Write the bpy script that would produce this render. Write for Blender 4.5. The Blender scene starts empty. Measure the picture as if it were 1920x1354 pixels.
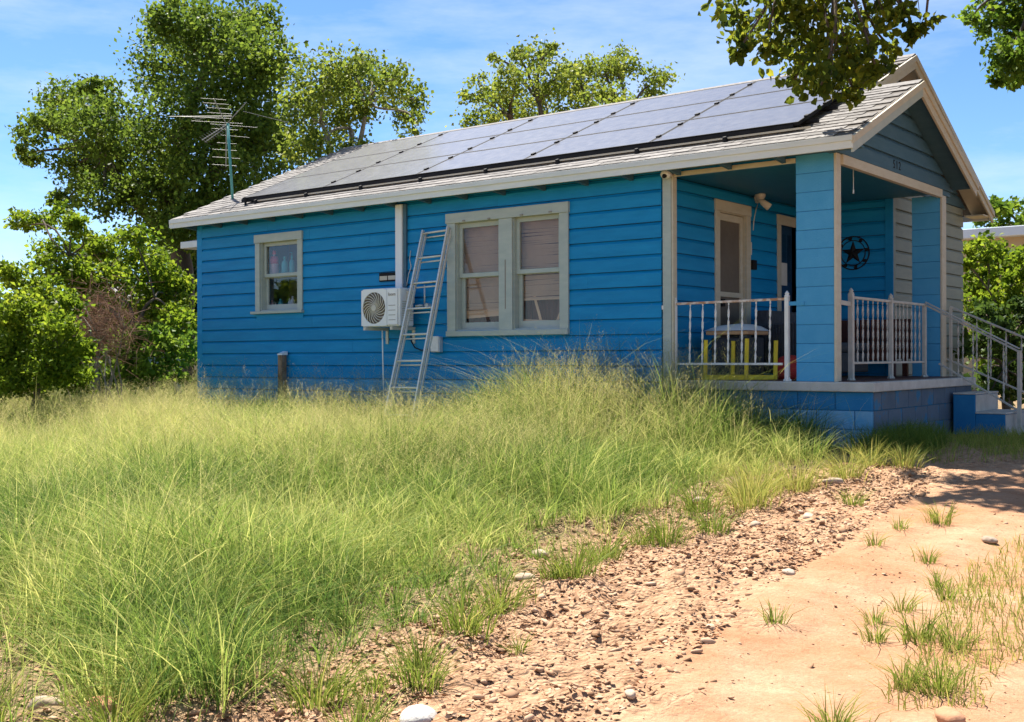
import bpy, math, random
import numpy as np
from mathutils import Vector, Matrix, noise as mnoise

# ------------------------------------------------------------------ camera, sky, sun, exposure
sc = bpy.context.scene
col = sc.collection
CAM = np.array([4.924, -11.039, 0.257]); FPX = 2148.3
yaw, pit, rol = -0.66276, -0.00323, -0.00348
_F = np.array([math.sin(yaw)*math.cos(pit), math.cos(yaw)*math.cos(pit), math.sin(pit)])
_r = np.array([math.cos(yaw), -math.sin(yaw), 0.0]); _u = np.cross(_r, _F)
_R = _r*math.cos(rol)+_u*math.sin(rol); _U = -_r*math.sin(rol)+_u*math.cos(rol)
cd = bpy.data.cameras.new('camera'); cam = bpy.data.objects.new('camera', cd); col.objects.link(cam)
cd.sensor_width = 36.0; cd.lens = FPX/1920*36; cd.clip_start = 0.05; cd.clip_end = 3000
M = Matrix.Identity(4)
for i in range(3):
    M[i][0], M[i][1], M[i][2], M[i][3] = _R[i], _U[i], -_F[i], CAM[i]
cam.matrix_world = M
sc.camera = cam

SUN_D = Vector((0.50, -0.24, -1.0)).normalized()          # the way the light travels
elev = math.asin(-SUN_D.z); azim = math.atan2(-SUN_D.x, -SUN_D.y)
w = bpy.data.worlds.new('World'); sc.world = w; w.use_nodes = True
wn, wl = w.node_tree.nodes, w.node_tree.links
bg = wn['Background']
sky = wn.new('ShaderNodeTexSky'); sky.sky_type = 'NISHITA'; sky.sun_disc = False
sky.sun_elevation = elev; sky.sun_rotation = azim; sky.altitude = 2500; sky.air_density = 1.0; sky.dust_density = 0.45; sky.ozone_density = 4.5
tc = wn.new('ShaderNodeTexCoord'); mp = wn.new('ShaderNodeMapping'); mp.inputs['Scale'].default_value = (1.6, 1.6, 7.0)
mp.inputs['Rotation'].default_value = (0.12, 0.2, 0.6)
nz = wn.new('ShaderNodeTexNoise'); nz.inputs['Scale'].default_value = 2.1; nz.inputs['Detail'].default_value = 7; nz.inputs['Roughness'].default_value = 0.62
rp = wn.new('ShaderNodeValToRGB'); rp.color_ramp.elements[0].position = 0.42; rp.color_ramp.elements[1].position = 0.82
rp.color_ramp.elements[1].color = (0.58, 0.58, 0.58, 1)
mx = wn.new('ShaderNodeMix'); mx.data_type = 'RGBA'; mx.inputs[7].default_value = (5.6, 6.0, 6.6, 1)
wl.new(tc.outputs['Generated'], mp.inputs[0]); wl.new(mp.outputs[0], nz.inputs['Vector']); wl.new(nz.outputs[0], rp.inputs[0])
wl.new(rp.outputs[0], mx.inputs[0]); hsv = wn.new('ShaderNodeHueSaturation'); hsv.inputs['Saturation'].default_value = 1.10; wl.new(sky.outputs[0], hsv.inputs['Color']); wl.new(hsv.outputs[0], mx.inputs[6]); wl.new(mx.outputs[2], bg.inputs[0])
bg.inputs[1].default_value = 0.057
sl = bpy.data.lights.new('sun', 'SUN'); sl.energy = 3.95; sl.angle = math.radians(0.6); sl.color = (1.0, 0.945, 0.86)
so = bpy.data.objects.new('sun', sl); col.objects.link(so); so.location = (-15, 15, 30)
so.rotation_euler = SUN_D.to_track_quat('-Z', 'Y').to_euler()
sc.view_settings.view_transform = 'Standard'; sc.view_settings.look = 'None'
sc.view_settings.gamma = 1.0; sc.view_settings.use_curve_mapping = False
sc.view_settings.exposure = 1.78

rng = np.random.default_rng(7); random.seed(7)

def ray(u, v): return _F + _R*(u-960)/FPX - _U*(v-677)/FPX
def atd(u, v, d): return CAM + ray(u, v)*d                  # a pixel's point at a depth
def onY(u, v, y): d = ray(u, v); return CAM + d*((y-CAM[1])/d[1])
def onX(u, v, x): d = ray(u, v); return CAM + d*((x-CAM[0])/d[0])

# ------------------------------------------------------------------ materials
def nodes_of(name):
    m = bpy.data.materials.new(name); m.use_nodes = True
    return m, m.node_tree.nodes, m.node_tree.links, m.node_tree.nodes['Principled BSDF']
def rgba(c): return (c[0], c[1], c[2], 1)
def mat(name, c, rough=0.6, c2=None, scale=6, stretch=(1, 1, 1), metal=0, bump=0.0, bscale=None, lo=0.35, hi=0.7, spec=0.4, detail=5, bdist=0.01, spots=None, per_obj=0.0):
    m, n, l, p = nodes_of(name)
    p.inputs['Roughness'].default_value = rough; p.inputs['Metallic'].default_value = metal
    p.inputs['Specular IOR Level'].default_value = spec
    tcn = n.new('ShaderNodeTexCoord'); mpn = n.new('ShaderNodeMapping'); mpn.inputs['Scale'].default_value = stretch
    oi = n.new('ShaderNodeObjectInfo'); va = n.new('ShaderNodeVectorMath'); va.operation = 'ADD'
    vs = n.new('ShaderNodeVectorMath'); vs.operation = 'SCALE'; vs.inputs[3].default_value = 13.0
    cmb = n.new('ShaderNodeCombineXYZ')
    l.new(oi.outputs['Random'], cmb.inputs[0]); l.new(oi.outputs['Random'], cmb.inputs[2]); l.new(cmb.outputs[0], vs.inputs[0])
    l.new(tcn.outputs['Object'], va.inputs[0]); l.new(vs.outputs[0], va.inputs[1]); l.new(va.outputs[0], mpn.inputs[0])
    a = n.new('ShaderNodeTexNoise'); a.inputs['Scale'].default_value = scale; a.inputs['Detail'].default_value = detail; a.inputs['Roughness'].default_value = 0.62
    l.new(mpn.outputs[0], a.inputs['Vector'])
    r = n.new('ShaderNodeValToRGB'); r.color_ramp.elements[0].position = lo; r.color_ramp.elements[1].position = hi
    r.color_ramp.elements[0].color = rgba(c); r.color_ramp.elements[1].color = rgba(c2 if c2 else c)
    l.new(a.outputs[0], r.inputs[0]); out = r.outputs[0]
    if spots:
        sp = n.new('ShaderNodeTexNoise'); sp.inputs['Scale'].default_value = spots[1]; sp.inputs['Detail'].default_value = 6
        sp.inputs['Roughness'].default_value = 0.7
        l.new(mpn.outputs[0], sp.inputs['Vector'])
        sr = n.new('ShaderNodeValToRGB'); sr.color_ramp.elements[0].position = spots[2]; sr.color_ramp.elements[1].position = spots[2]+0.05
        l.new(sp.outputs[0], sr.inputs[0])
        mm = n.new('ShaderNodeMix'); mm.data_type = 'RGBA'; mm.inputs[7].default_value = rgba(spots[0])
        l.new(sr.outputs[0], mm.inputs[0]); l.new(out, mm.inputs[6]); out = mm.outputs[2]
    if per_obj:
        hs = n.new('ShaderNodeHueSaturation'); mr = n.new('ShaderNodeMapRange')
        mr.inputs[3].default_value = 1-per_obj; mr.inputs[4].default_value = 1+per_obj
        l.new(oi.outputs['Random'], mr.inputs[0]); l.new(mr.outputs[0], hs.inputs['Value']); l.new(out, hs.inputs['Color']); out = hs.outputs[0]
    l.new(out, p.inputs['Base Color'])
    if bump:
        b = n.new('ShaderNodeTexNoise'); b.inputs['Scale'].default_value = bscale or scale*4; b.inputs['Detail'].default_value = 6
        l.new(mpn.outputs[0], b.inputs['Vector'])
        bn = n.new('ShaderNodeBump'); bn.inputs['Strength'].default_value = bump; bn.inputs['Distance'].default_value = bdist
        l.new(b.outputs[0], bn.inputs['Height']); l.new(bn.outputs[0], p.inputs['Normal'])
    return m
def leafmat(name, ca, cb, cc, trans=0.4, rough=0.5):
    m, n, l, p = nodes_of(name)
    at = n.new('ShaderNodeAttribute'); at.attribute_name = 'tint'
    r = n.new('ShaderNodeValToRGB'); e = r.color_ramp.elements
    e[0].color = rgba(ca); e[1].color = rgba(cc); k = e.new(0.5); k.color = rgba(cb)
    l.new(at.outputs['Fac'], r.inputs[0]); l.new(r.outputs[0], p.inputs['Base Color'])
    p.inputs['Roughness'].default_value = rough; p.inputs['Specular IOR Level'].default_value = 0.10
    t = n.new('ShaderNodeBsdfTranslucent'); hs = n.new('ShaderNodeHueSaturation'); hs.inputs['Value'].default_value = 1.35
    hs.inputs['Hue'].default_value = 0.485
    l.new(r.outputs[0], hs.inputs['Color']); l.new(hs.outputs[0], t.inputs[0])
    ms = n.new('ShaderNodeMixShader'); ms.inputs[0].default_value = trans
    l.new(p.outputs[0], ms.inputs[1]); l.new(t.outputs[0], ms.inputs[2]); l.new(ms.outputs[0], n['Material Output'].inputs[0])
    return m
def glassmat(name, tint=(0.75, 0.8, 0.8), refl=0.12):
    m, n, l, p = nodes_of(name)
    tr = n.new('ShaderNodeBsdfTransparent'); tr.inputs[0].default_value = rgba(tint)
    gl = n.new('ShaderNodeBsdfGlossy'); gl.inputs['Roughness'].default_value = 0.03
    nzz = n.new('ShaderNodeTexNoise'); nzz.inputs['Scale'].default_value = 1.4; bn = n.new('ShaderNodeBump'); bn.inputs['Strength'].default_value = 0.057
    l.new(nzz.outputs[0], bn.inputs['Height']); l.new(bn.outputs[0], gl.inputs['Normal'])
    ad = n.new('ShaderNodeValue'); ad.outputs[0].default_value = refl
    ms = n.new('ShaderNodeMixShader'); l.new(ad.outputs[0], ms.inputs[0]); l.new(tr.outputs[0], ms.inputs[1]); l.new(gl.outputs[0], ms.inputs[2])
    l.new(ms.outputs[0], n['Material Output'].inputs[0]); n.remove(p)
    return m
MT = dict(
 blue=mat('blue_paint', (0.003, 0.208, 0.455), 0.5, (0.008, 0.262, 0.54), 1.6, (1, 1, 6), bump=0.35, bscale=16, spots=((0.005, 0.17, 0.34), 7.0, 0.70), bdist=0.006, per_obj=0.05, spec=0.2),
 blueblock=mat('blue_block_paint', (0.055, 0.305, 0.545), 0.7, (0.075, 0.34, 0.585), 5, bump=0.7, bscale=70, bdist=0.004, spots=((0.11, 0.30, 0.45), 5, 0.72), per_obj=0.04),
 bluefade=mat('faded_blue_paint', (0.02, 0.27, 0.52), 0.7, (0.12, 0.38, 0.58), 1.8, (1, 1, 5), bump=0.4, bscale=18, spots=((0.30, 0.44, 0.54), 5, 0.60), bdist=0.006, per_obj=0.08, spec=0.15),
 basegrey=mat('grey_violet_blocks', (0.075, 0.115, 0.165), 0.8, (0.12, 0.15, 0.19), 3, bump=0.6, bscale=60, bdist=0.004, spots=((0.03, 0.15, 0.28), 3, 0.55), per_obj=0.06),  # greyer, darker tone for the step-side face of the porch base
 stepblue=mat('step_blue_paint', (0.008, 0.15, 0.34), 0.75, (0.02, 0.19, 0.39), 4, bump=0.5, bscale=50, bdist=0.004, spots=((0.14, 0.18, 0.2), 6, 0.68)),
 bluewash=mat('chalky_blue_block_paint', (0.06, 0.29, 0.50), 0.75, (0.22, 0.40, 0.55), 4, bump=0.7, bscale=60, bdist=0.004, spots=((0.33, 0.42, 0.48), 6, 0.62), per_obj=0.06),
 bluegrey=mat('grey_blue_paint', (0.045, 0.115, 0.165), 0.6, (0.065, 0.14, 0.19), 3, (1, 1, 5), bump=0.3, bscale=18, per_obj=0.05, bdist=0.006),
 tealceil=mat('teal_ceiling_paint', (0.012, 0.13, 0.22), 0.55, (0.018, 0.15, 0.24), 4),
 sage=mat('sage_trim_paint', (0.37, 0.42, 0.385), 0.5, (0.44, 0.48, 0.43), 5, (1, 1, 3), bump=0.2, bscale=22, spots=((0.2, 0.21, 0.17), 9, 0.74), bdist=0.005),
 cream=mat('cream_trim_paint', (0.50, 0.44, 0.32), 0.55, (0.56, 0.51, 0.40), 5, (1, 1, 3), bump=0.2, bscale=20, spots=((0.26, 0.2, 0.12), 8, 0.72), bdist=0.005),
 creamwall=mat('cream_wall_paint', (0.22, 0.245, 0.21), 0.6, (0.27, 0.29, 0.24), 3, (1, 1, 5), bump=0.3, bscale=18, per_obj=0.05, bdist=0.006),
 fascia=mat('fascia_paint', (0.62, 0.66, 0.63), 0.5, (0.72, 0.75, 0.72), 4, (0.6, 1, 3), bump=0.15, bscale=14, spots=((0.40, 0.36, 0.28), 5, 0.70), bdist=0.005),
 shingle=mat('asphalt_shingle', (0.175, 0.165, 0.155), 0.95, (0.275, 0.26, 0.245), 22, bump=0.6, bscale=160, spec=0.1, per_obj=0.22, bdist=0.004),
 deck=mat('roof_deck', (0.12, 0.11, 0.10), 0.9, (0.2, 0.18, 0.16), 8, spec=0.1),
 mortar=mat('mortar', (0.03, 0.16, 0.32), 0.9, (0.05, 0.19, 0.35), 9, spec=0.1),
 concrete=mat('painted_concrete', (0.42, 0.40, 0.36), 0.85, (0.55, 0.53, 0.49), 5, bump=0.4, bscale=40, spots=((0.30, 0.26, 0.2), 6, 0.68), bdist=0.004),
 white=mat('white_enamel', (0.70, 0.69, 0.65), 0.4, (0.80, 0.79, 0.75), 9, bump=0.1, bscale=40, spots=((0.36, 0.17, 0.07), 11, 0.73)),
 shadewhite=mat('shaded_white_enamel', (0.40, 0.38, 0.33), 0.5, (0.52, 0.50, 0.44), 9, spots=((0.30, 0.16, 0.07), 11, 0.70)),  # white enamel darkened for the canopy shade over the step-side rails
 rust=mat('rusty_enamel', (0.42, 0.2, 0.1), 0.7, (0.68, 0.6, 0.52), 14, lo=0.4, hi=0.6),
 plastic=mat('white_plastic', (0.72, 0.74, 0.75), 0.35, (0.78, 0.79, 0.79), 3, spots=((0.5, 0.48, 0.42), 5, 0.74)),
 plasticdim=mat('beige_plastic', (0.52, 0.49, 0.42), 0.45, (0.6, 0.57, 0.49), 3),
 black=mat('black_metal', (0.012, 0.012, 0.013), 0.7, (0.02, 0.02, 0.022), 8, spec=0.15),
 dark=mat('dark_interior', (0.03, 0.028, 0.026), 0.9, (0.045, 0.04, 0.036), 3, spec=0.1),
 inside=mat('interior_plaster', (0.26, 0.24, 0.22), 0.9, (0.3, 0.28, 0.26), 3, spec=0.1),
 alu=mat('aluminium', (0.62, 0.60, 0.54), 0.42, (0.74, 0.72, 0.66), 9, (1, 1, 4), metal=0.35),
 galv=mat('galvanised_steel', (0.55, 0.57, 0.58), 0.45, (0.66, 0.67, 0.68), 12, metal=0.45),
 antenna=mat('antenna_aluminium', (0.22, 0.22, 0.20), 0.5, (0.30, 0.30, 0.27), 20, metal=0.3),
 mast=mat('teal_mast_paint', (0.06, 0.26, 0.25), 0.5, (0.09, 0.32, 0.30), 12),
 yellow=mat('yellow_paint', (0.72, 0.52, 0.015), 0.45, (0.80, 0.60, 0.03), 9, bump=0.15, bscale=40, spots=((0.45, 0.26, 0.02), 12, 0.72)),
 wicker=mat('dark_wicker', (0.022, 0.026, 0.034), 0.6, (0.05, 0.055, 0.065), 60, (1, 1, 0.3)),
 redcloth=mat('red_cloth', (0.36, 0.025, 0.02), 0.8, (0.45, 0.04, 0.03), 9),
 whitecloth=mat('white_cushion', (0.66, 0.68, 0.68), 0.85, (0.74, 0.75, 0.75), 6),
 tan=mat('tan_board', (0.42, 0.25, 0.13), 0.7, (0.5, 0.32, 0.18), 8),
 redwood=mat('red_brown_wood', (0.055, 0.014, 0.009), 0.5, (0.09, 0.024, 0.014), 8, (1, 1, 4), per_obj=0.2),
 oldwood=mat('weathered_wood', (0.26, 0.235, 0.205), 0.9, (0.36, 0.33, 0.29), 8, (1, 1, 0.3), bump=0.5, bscale=50, spec=0.1),
 postwood=mat('peeling_post_paint', (0.16, 0.09, 0.05), 0.9, (0.34, 0.27, 0.2), 12, (1, 1, 0.4), spots=((0.6, 0.6, 0.58), 7, 0.6), spec=0.1),
 blind=mat('tan_blind', (0.62, 0.40, 0.28), 0.55, (0.72, 0.48, 0.34), 3, per_obj=0.1),
 purple=mat('plum_curtain', (0.13, 0.055, 0.065), 0.8, (0.18, 0.08, 0.09), 4, (6, 1, 1)),
 pink=mat('pink_plastic', (0.78, 0.08, 0.16), 0.35, (0.82, 0.14, 0.22), 4),
 palepink=mat('pale_pink_label', (0.72, 0.42, 0.45), 0.4, (0.78, 0.5, 0.52), 30),
 teal=mat('teal_plastic', (0.05, 0.40, 0.44), 0.3, (0.1, 0.5, 0.52), 4),
 clearish=mat('pale_plastic', (0.5, 0.58, 0.62), 0.25, (0.62, 0.68, 0.7), 6),
 paper=mat('white_paper', (0.62, 0.58, 0.5), 0.8, (0.7, 0.66, 0.58), 6),
 screen=mat('brown_screen', (0.12, 0.095, 0.07), 0.7, (0.17, 0.135, 0.1), 3),
 doorblue=mat('dark_blue_door', (0.012, 0.05, 0.12), 0.45, (0.02, 0.065, 0.14), 5),
 stucco=mat('tan_stucco', (0.50, 0.38, 0.24), 0.9, (0.56, 0.43, 0.28), 3, bump=0.4, bscale=30, spec=0.1),
 whiteroof=mat('white_roof', (0.62, 0.68, 0.74), 0.6, (0.7, 0.75, 0.8), 2),
 bark=mat('grey_bark', (0.075, 0.058, 0.042), 0.95, (0.16, 0.13, 0.10), 5, (1, 1, 0.25), bump=0.9, bscale=18, spec=0.1, bdist=0.03),
 palebark=mat('pale_bark', (0.20, 0.175, 0.14), 0.95, (0.3, 0.27, 0.22), 6, (1, 1, 0.3), bump=0.7, bscale=20, spec=0.1, bdist=0.02),
 stone=mat('pale_stone', (0.34, 0.25, 0.17), 0.9, (0.46, 0.37, 0.29), 9, bump=0.6, bscale=30, spec=0.15, per_obj=0.2),
 stonew=mat('white_stone', (0.46, 0.43, 0.39), 0.9, (0.58, 0.55, 0.51), 8, bump=0.8, bscale=26, spec=0.2),
 redstone=mat('red_stone', (0.40, 0.19, 0.10), 0.95, (0.5, 0.27, 0.16), 12, bump=0.6, bscale=30, spec=0.1, per_obj=0.15),
 glass=glassmat('window_glass', (0.92, 0.92, 0.90), 0.035),
 glass2=glassmat('bathroom_glass', (0.86, 0.88, 0.90), 0.07),
 leaf_oak=leafmat('oak_leaves', (0.040, 0.080, 0.013), (0.100, 0.165, 0.020), (0.18, 0.25, 0.032), 0.5),
 leaf_light=leafmat('light_leaves', (0.045, 0.10, 0.008), (0.13, 0.205, 0.014), (0.24, 0.30, 0.026), 0.58),
 leaf_olive=leafmat('olive_leaves', (0.060, 0.105, 0.016), (0.145, 0.205, 0.026), (0.25, 0.28, 0.045), 0.52),
 leaf_green=leafmat('green_leaves', (0.045, 0.10, 0.012), (0.105, 0.19, 0.018), (0.19, 0.27, 0.028), 0.5),
 leaf_near=leafmat('near_leaves', (0.030, 0.058, 0.012), (0.10, 0.135, 0.013), (0.25, 0.26, 0.024), 0.62),
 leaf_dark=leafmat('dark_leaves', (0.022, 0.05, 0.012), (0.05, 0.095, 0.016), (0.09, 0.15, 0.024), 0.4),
 leaf_dead=leafmat('dead_stems', (0.08, 0.045, 0.028), (0.17, 0.10, 0.06), (0.32, 0.21, 0.14), 0.2, 0.8),
 grass=leafmat('grass_blades', (0.055, 0.115, 0.022), (0.18, 0.275, 0.048), (0.50, 0.50, 0.16), 0.45, 0.6),
 seed=leafmat('grass_seed_heads', (0.24, 0.24, 0.075), (0.42, 0.395, 0.145), (0.60, 0.53, 0.26), 0.45, 0.7),
 tuft=leafmat('tuft_blades', (0.07, 0.125, 0.022), (0.17, 0.235, 0.035), (0.40, 0.37, 0.10), 0.4, 0.6),
 weed=leafmat('weed_leaves', (0.06, 0.16, 0.06), (0.13, 0.28, 0.10), (0.26, 0.42, 0.17), 0.4, 0.45),
 clod=leafmat('earth_clods', (0.16, 0.085, 0.045), (0.38, 0.225, 0.13), (0.52, 0.36, 0.24), 0.0, 0.95),
 litter=leafmat('leaf_litter', (0.07, 0.03, 0.016), (0.17, 0.075, 0.04), (0.32, 0.17, 0.1), 0.1, 0.9),
)
# solar glass: dark cells under a glossy sheet
def solarmat():
    m, n, l, p = nodes_of('solar_cells')
    p.inputs['Base Color'].default_value = (0.012, 0.014, 0.022, 1); p.inputs['Roughness'].default_value = 0.22
    p.inputs['Specular IOR Level'].default_value = 0.5
    tcn = n.new('ShaderNodeTexCoord'); a = n.new('ShaderNodeTexNoise'); a.inputs['Scale'].default_value = 9.0; a.inputs['Detail'].default_value = 8
    l.new(tcn.outputs['Object'], a.inputs['Vector'])
    r = n.new('ShaderNodeMapRange'); r.inputs[3].default_value = 0.20; r.inputs[4].default_value = 0.27
    l.new(a.outputs[0], r.inputs[0]); l.new(r.outputs[0], p.inputs['Roughness'])
    glare_mix = n.new('ShaderNodeMix'); glare_mix.data_type = 'RGBA'; glare_mix.inputs[6].default_value = (0.10, 0.10, 0.115, 1); glare_mix.inputs[7].default_value = (0.15, 0.148, 0.16, 1)  # pale grey put into the cell colour for the sky glare on the glass
    l.new(a.outputs[0], glare_mix.inputs[0]); l.new(glare_mix.outputs[2], p.inputs['Base Color'])
    return m
MT['solar'] = solarmat()
def groundmat():
    m, n, l, p = nodes_of('ground_earth')
    p.inputs['Roughness'].default_value = 0.95; p.inputs['Specular IOR Level'].default_value = 0.1
    tcn = n.new('ShaderNodeTexCoord')
    at = n.new('ShaderNodeAttribute'); at.attribute_name = 'zone'
    sp = n.new('ShaderNodeSeparateColor'); l.new(at.outputs['Color'], sp.inputs[0])
    def nt(s, d=6, r=0.62, st=(1, 1, 1)):
        mpn = n.new('ShaderNodeMapping'); mpn.inputs['Scale'].default_value = st; mpn.inputs['Rotation'].default_value = (0, 0, 1.05)
        l.new(tcn.outputs['Object'], mpn.inputs[0])
        a = n.new('ShaderNodeTexNoise'); a.inputs['Scale'].default_value = s; a.inputs['Detail'].default_value = d; a.inputs['Roughness'].default_value = r
        l.new(mpn.outputs[0], a.inputs['Vector']); return a.outputs[0]
    def ramp(v, stops):
        r = n.new('ShaderNodeValToRGB'); e = r.color_ramp.elements
        e[0].position, e[0].color = stops[0][0], rgba(stops[0][1]); e[1].position, e[1].color = stops[-1][0], rgba(stops[-1][1])
        for s in stops[1:-1]: k = e.new(s[0]); k.color = rgba(s[1])
        l.new(v, r.inputs[0]); return r.outputs[0]
    def mixc(f, a, b):
        k = n.new('ShaderNodeMix'); k.data_type = 'RGBA'
        l.new(f, k.inputs[0]); l.new(a, k.inputs[6]); l.new(b, k.inputs[7]); return k.outputs[2]
    soil = ramp(nt(5), [(0.3, (0.17, 0.11, 0.06)), (0.7, (0.34, 0.25, 0.14))])
    rub = ramp(nt(11, 8, 0.75), [(0.32, (0.16, 0.085, 0.045)), (0.45, (0.36, 0.21, 0.12)), (0.6, (0.46, 0.29, 0.175)), (0.75, (0.54, 0.38, 0.26))])
    path = ramp(nt(1.9, 12, 0.72, (0.75, 1.25, 1)), [(0.30, (0.32, 0.145, 0.072)), (0.43, (0.39, 0.205, 0.112)), (0.55, (0.42, 0.245, 0.145)), (0.70, (0.47, 0.325, 0.205))])
    pathf = ramp(nt(60, 4, 0.7), [(0.3, (0.82, 0.80, 0.78)), (0.7, (1.1, 1.1, 1.1))])
    pm = n.new('ShaderNodeMix'); pm.data_type = 'RGBA'; pm.blend_type = 'MULTIPLY'; pm.inputs[0].default_value = 1
    l.new(path, pm.inputs[6]); l.new(pathf, pm.inputs[7])
    mul = ramp(nt(14, 7, 0.7), [(0.3, (0.06, 0.03, 0.018)), (0.7, (0.24, 0.13, 0.08))])
    c = mixc(sp.outputs[0], soil, rub); c = mixc(sp.outputs[1], c, pm.outputs[2]); c = mixc(sp.outputs[2], c, mul)
    l.new(c, p.inputs['Base Color'])
    vw = n.new('ShaderNodeVectorMath'); vw.operation = 'ADD'; wn_ = n.new('ShaderNodeTexNoise'); wn_.inputs['Scale'].default_value = 9
    l.new(tcn.outputs['Object'], wn_.inputs['Vector']); ws = n.new('ShaderNodeVectorMath'); ws.operation = 'SCALE'; ws.inputs[3].default_value = 0.10
    l.new(wn_.outputs['Color'], ws.inputs[0]); l.new(tcn.outputs['Object'], vw.inputs[0]); l.new(ws.outputs[0], vw.inputs[1])
    hts = []
    for sc_v in (16, 37):
        vo = n.new('ShaderNodeTexVoronoi'); vo.inputs['Scale'].default_value = sc_v; l.new(vw.outputs[0], vo.inputs['Vector']); hts.append(vo.outputs['Distance'])
    inv = n.new('ShaderNodeMath'); inv.operation = 'ADD'; l.new(hts[0], inv.inputs[0]); l.new(hts[1], inv.inputs[1])
    sb = n.new('ShaderNodeMath'); sb.operation = 'MULTIPLY'; sb.inputs[1].default_value = -0.7; l.new(inv.outputs[0], sb.inputs[0])
    sm_ = n.new('ShaderNodeMath'); sm_.operation = 'SUBTRACT'; sm_.inputs[0].default_value = 1.0; l.new(sp.outputs[1], sm_.inputs[1])
    gm = n.new('ShaderNodeMath'); gm.operation = 'MULTIPLY'; l.new(sb.outputs[0], gm.inputs[0]); l.new(sm_.outputs[0], gm.inputs[1])
    hs2 = n.new('ShaderNodeMath'); hs2.operation = 'ADD'; l.new(gm.outputs[0], hs2.inputs[0])
    hm = n.new('ShaderNodeMath'); hm.operation = 'MULTIPLY'; hm.inputs[1].default_value = 0.55; l.new(nt(24, 9, 0.72), hm.inputs[0]); l.new(hm.outputs[0], hs2.inputs[1])
    bn = n.new('ShaderNodeBump'); bn.inputs['Strength'].default_value = 0.85; bn.inputs['Distance'].default_value = 0.035
    l.new(hs2.outputs[0], bn.inputs['Height']); l.new(bn.outputs[0], p.inputs['Normal'])
    return m
MT['ground'] = groundmat()

# ------------------------------------------------------------------ mesh helpers
class MB:
    def __init__(s): s.v = []; s.f = []
    def poly(s, pts, faces):
        b = len(s.v); s.v += [tuple(map(float, p)) for p in pts]; s.f += [tuple(b+i for i in f) for f in faces]; return s
    def box(s, x0, x1, y0, y1, z0, z1):
        return s.poly([(x0, y0, z0), (x1, y0, z0), (x1, y1, z0), (x0, y1, z0), (x0, y0, z1), (x1, y0, z1), (x1, y1, z1), (x0, y1, z1)],
                      [(0, 3, 2, 1), (4, 5, 6, 7), (0, 1, 5, 4), (1, 2, 6, 5), (2, 3, 7, 6), (3, 0, 4, 7)])
    def extrude(s, prof, A, B):                         # a convex outline swept: prof = list of points at A, B = offset
        prof = [np.array(p, float) for p in prof]; n = len(prof); B = np.array(B, float)
        pts = prof+[p+B for p in prof]
        return s.poly(pts, [tuple(range(n-1, -1, -1)), tuple(range(n, 2*n))]+[(i, (i+1) % n, n+(i+1) % n, n+i) for i in range(n)])
    def bar(s, a, b, wd, ht, up=(0, 0, 1)):             # a square bar from a to b
        a, b = np.array(a, float), np.array(b, float); d = b-a; d /= np.linalg.norm(d)
        sd = np.cross(d, up)
        if np.linalg.norm(sd) < 1e-4: sd = np.cross(d, (1, 0, 0))
        sd /= np.linalg.norm(sd); u = np.cross(sd, d)
        pr = [a+sd*wd/2*i+u*ht/2*j for i, j in ((-1, -1), (1, -1), (1, 1), (-1, 1))]
        return s.extrude(pr, None, b-a)
    def tube(s, pts, r, n=8, cap=True):
        pts = [np.array(p, float) for p in pts]; rs = r if hasattr(r, '__len__') else [r]*len(pts)
        b = len(s.v); ref = None
        for i, p in enumerate(pts):
            d = pts[min(i+1, len(pts)-1)]-pts[max(i-1, 0)]; d = d/(np.linalg.norm(d)+1e-9)
            if ref is None: ref = np.array((1., 0, 0)) if abs(d[0]) < 0.8 else np.array((0., 1, 0))
            x = np.cross(d, ref); x /= np.linalg.norm(x)+1e-9; y = np.cross(d, x); ref = np.cross(x, d)
            for k in range(n):
                a = 2*math.pi*k/n; s.v.append(tuple(p+rs[i]*(x*math.cos(a)+y*math.sin(a))))
        for i in range(len(pts)-1):
            for k in range(n):
                s.f.append((b+i*n+k, b+i*n+(k+1) % n, b+(i+1)*n+(k+1) % n, b+(i+1)*n+k))
        if cap:
            s.f.append(tuple(b+k for k in range(n-1, -1, -1))); e = b+(len(pts)-1)*n; s.f.append(tuple(e+k for k in range(n)))
        return s
    def lathe(s, c, prof, n=14):                        # prof = (radius, z) about a vertical axis through c
        return s.tube([(c[0], c[1], c[2]+z) for r, z in prof], [max(r, 1e-4) for r, z in prof], n)
    def build(s, name, m, parent=None, smooth=False, bevel=0.0):
        me = bpy.data.meshes.new(name); me.from_pydata(s.v, [], s.f); me.update()
        return link(name, me, m, parent, smooth, bevel)
def link(name, me, m, parent=None, smooth=False, bevel=0.0):
    o = bpy.data.objects.new(name, me); col.objects.link(o)
    if m is not None and not me.materials: me.materials.append(MT[m] if isinstance(m, str) else m)
    if smooth:
        me.polygons.foreach_set('use_smooth', [True]*len(me.polygons))
    if bevel:
        b = o.modifiers.new('bevel', 'BEVEL'); b.width = bevel; b.segments = 2; b.limit_method = 'ANGLE'; b.angle_limit = math.radians(40)
    adopt(o, parent); return o
def wloc(o):
    v = Vector((0, 0, 0)); 
    return Vector(o.get('_b', (0, 0, 0)))
def adopt(o, parent):
    if parent is not None:
        o.parent = parent; o.matrix_parent_inverse = Matrix.Translation(-parent.location) if parent.parent is None else Matrix.Identity(4)
    return o
def tag(o, label, cat, group=None, kind=None):
    if label: o['label'] = label
    if cat: o['category'] = cat
    if group: o['group'] = group
    if kind: o['kind'] = kind
    return o
def thing(name, label, cat, loc=(0, 0, 0), group=None):
    o = bpy.data.objects.new(name, None); col.objects.link(o); o.location = Vector([float(t) for t in loc]); o.empty_display_size = 0.2
    return tag(o, label, cat, group)
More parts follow.
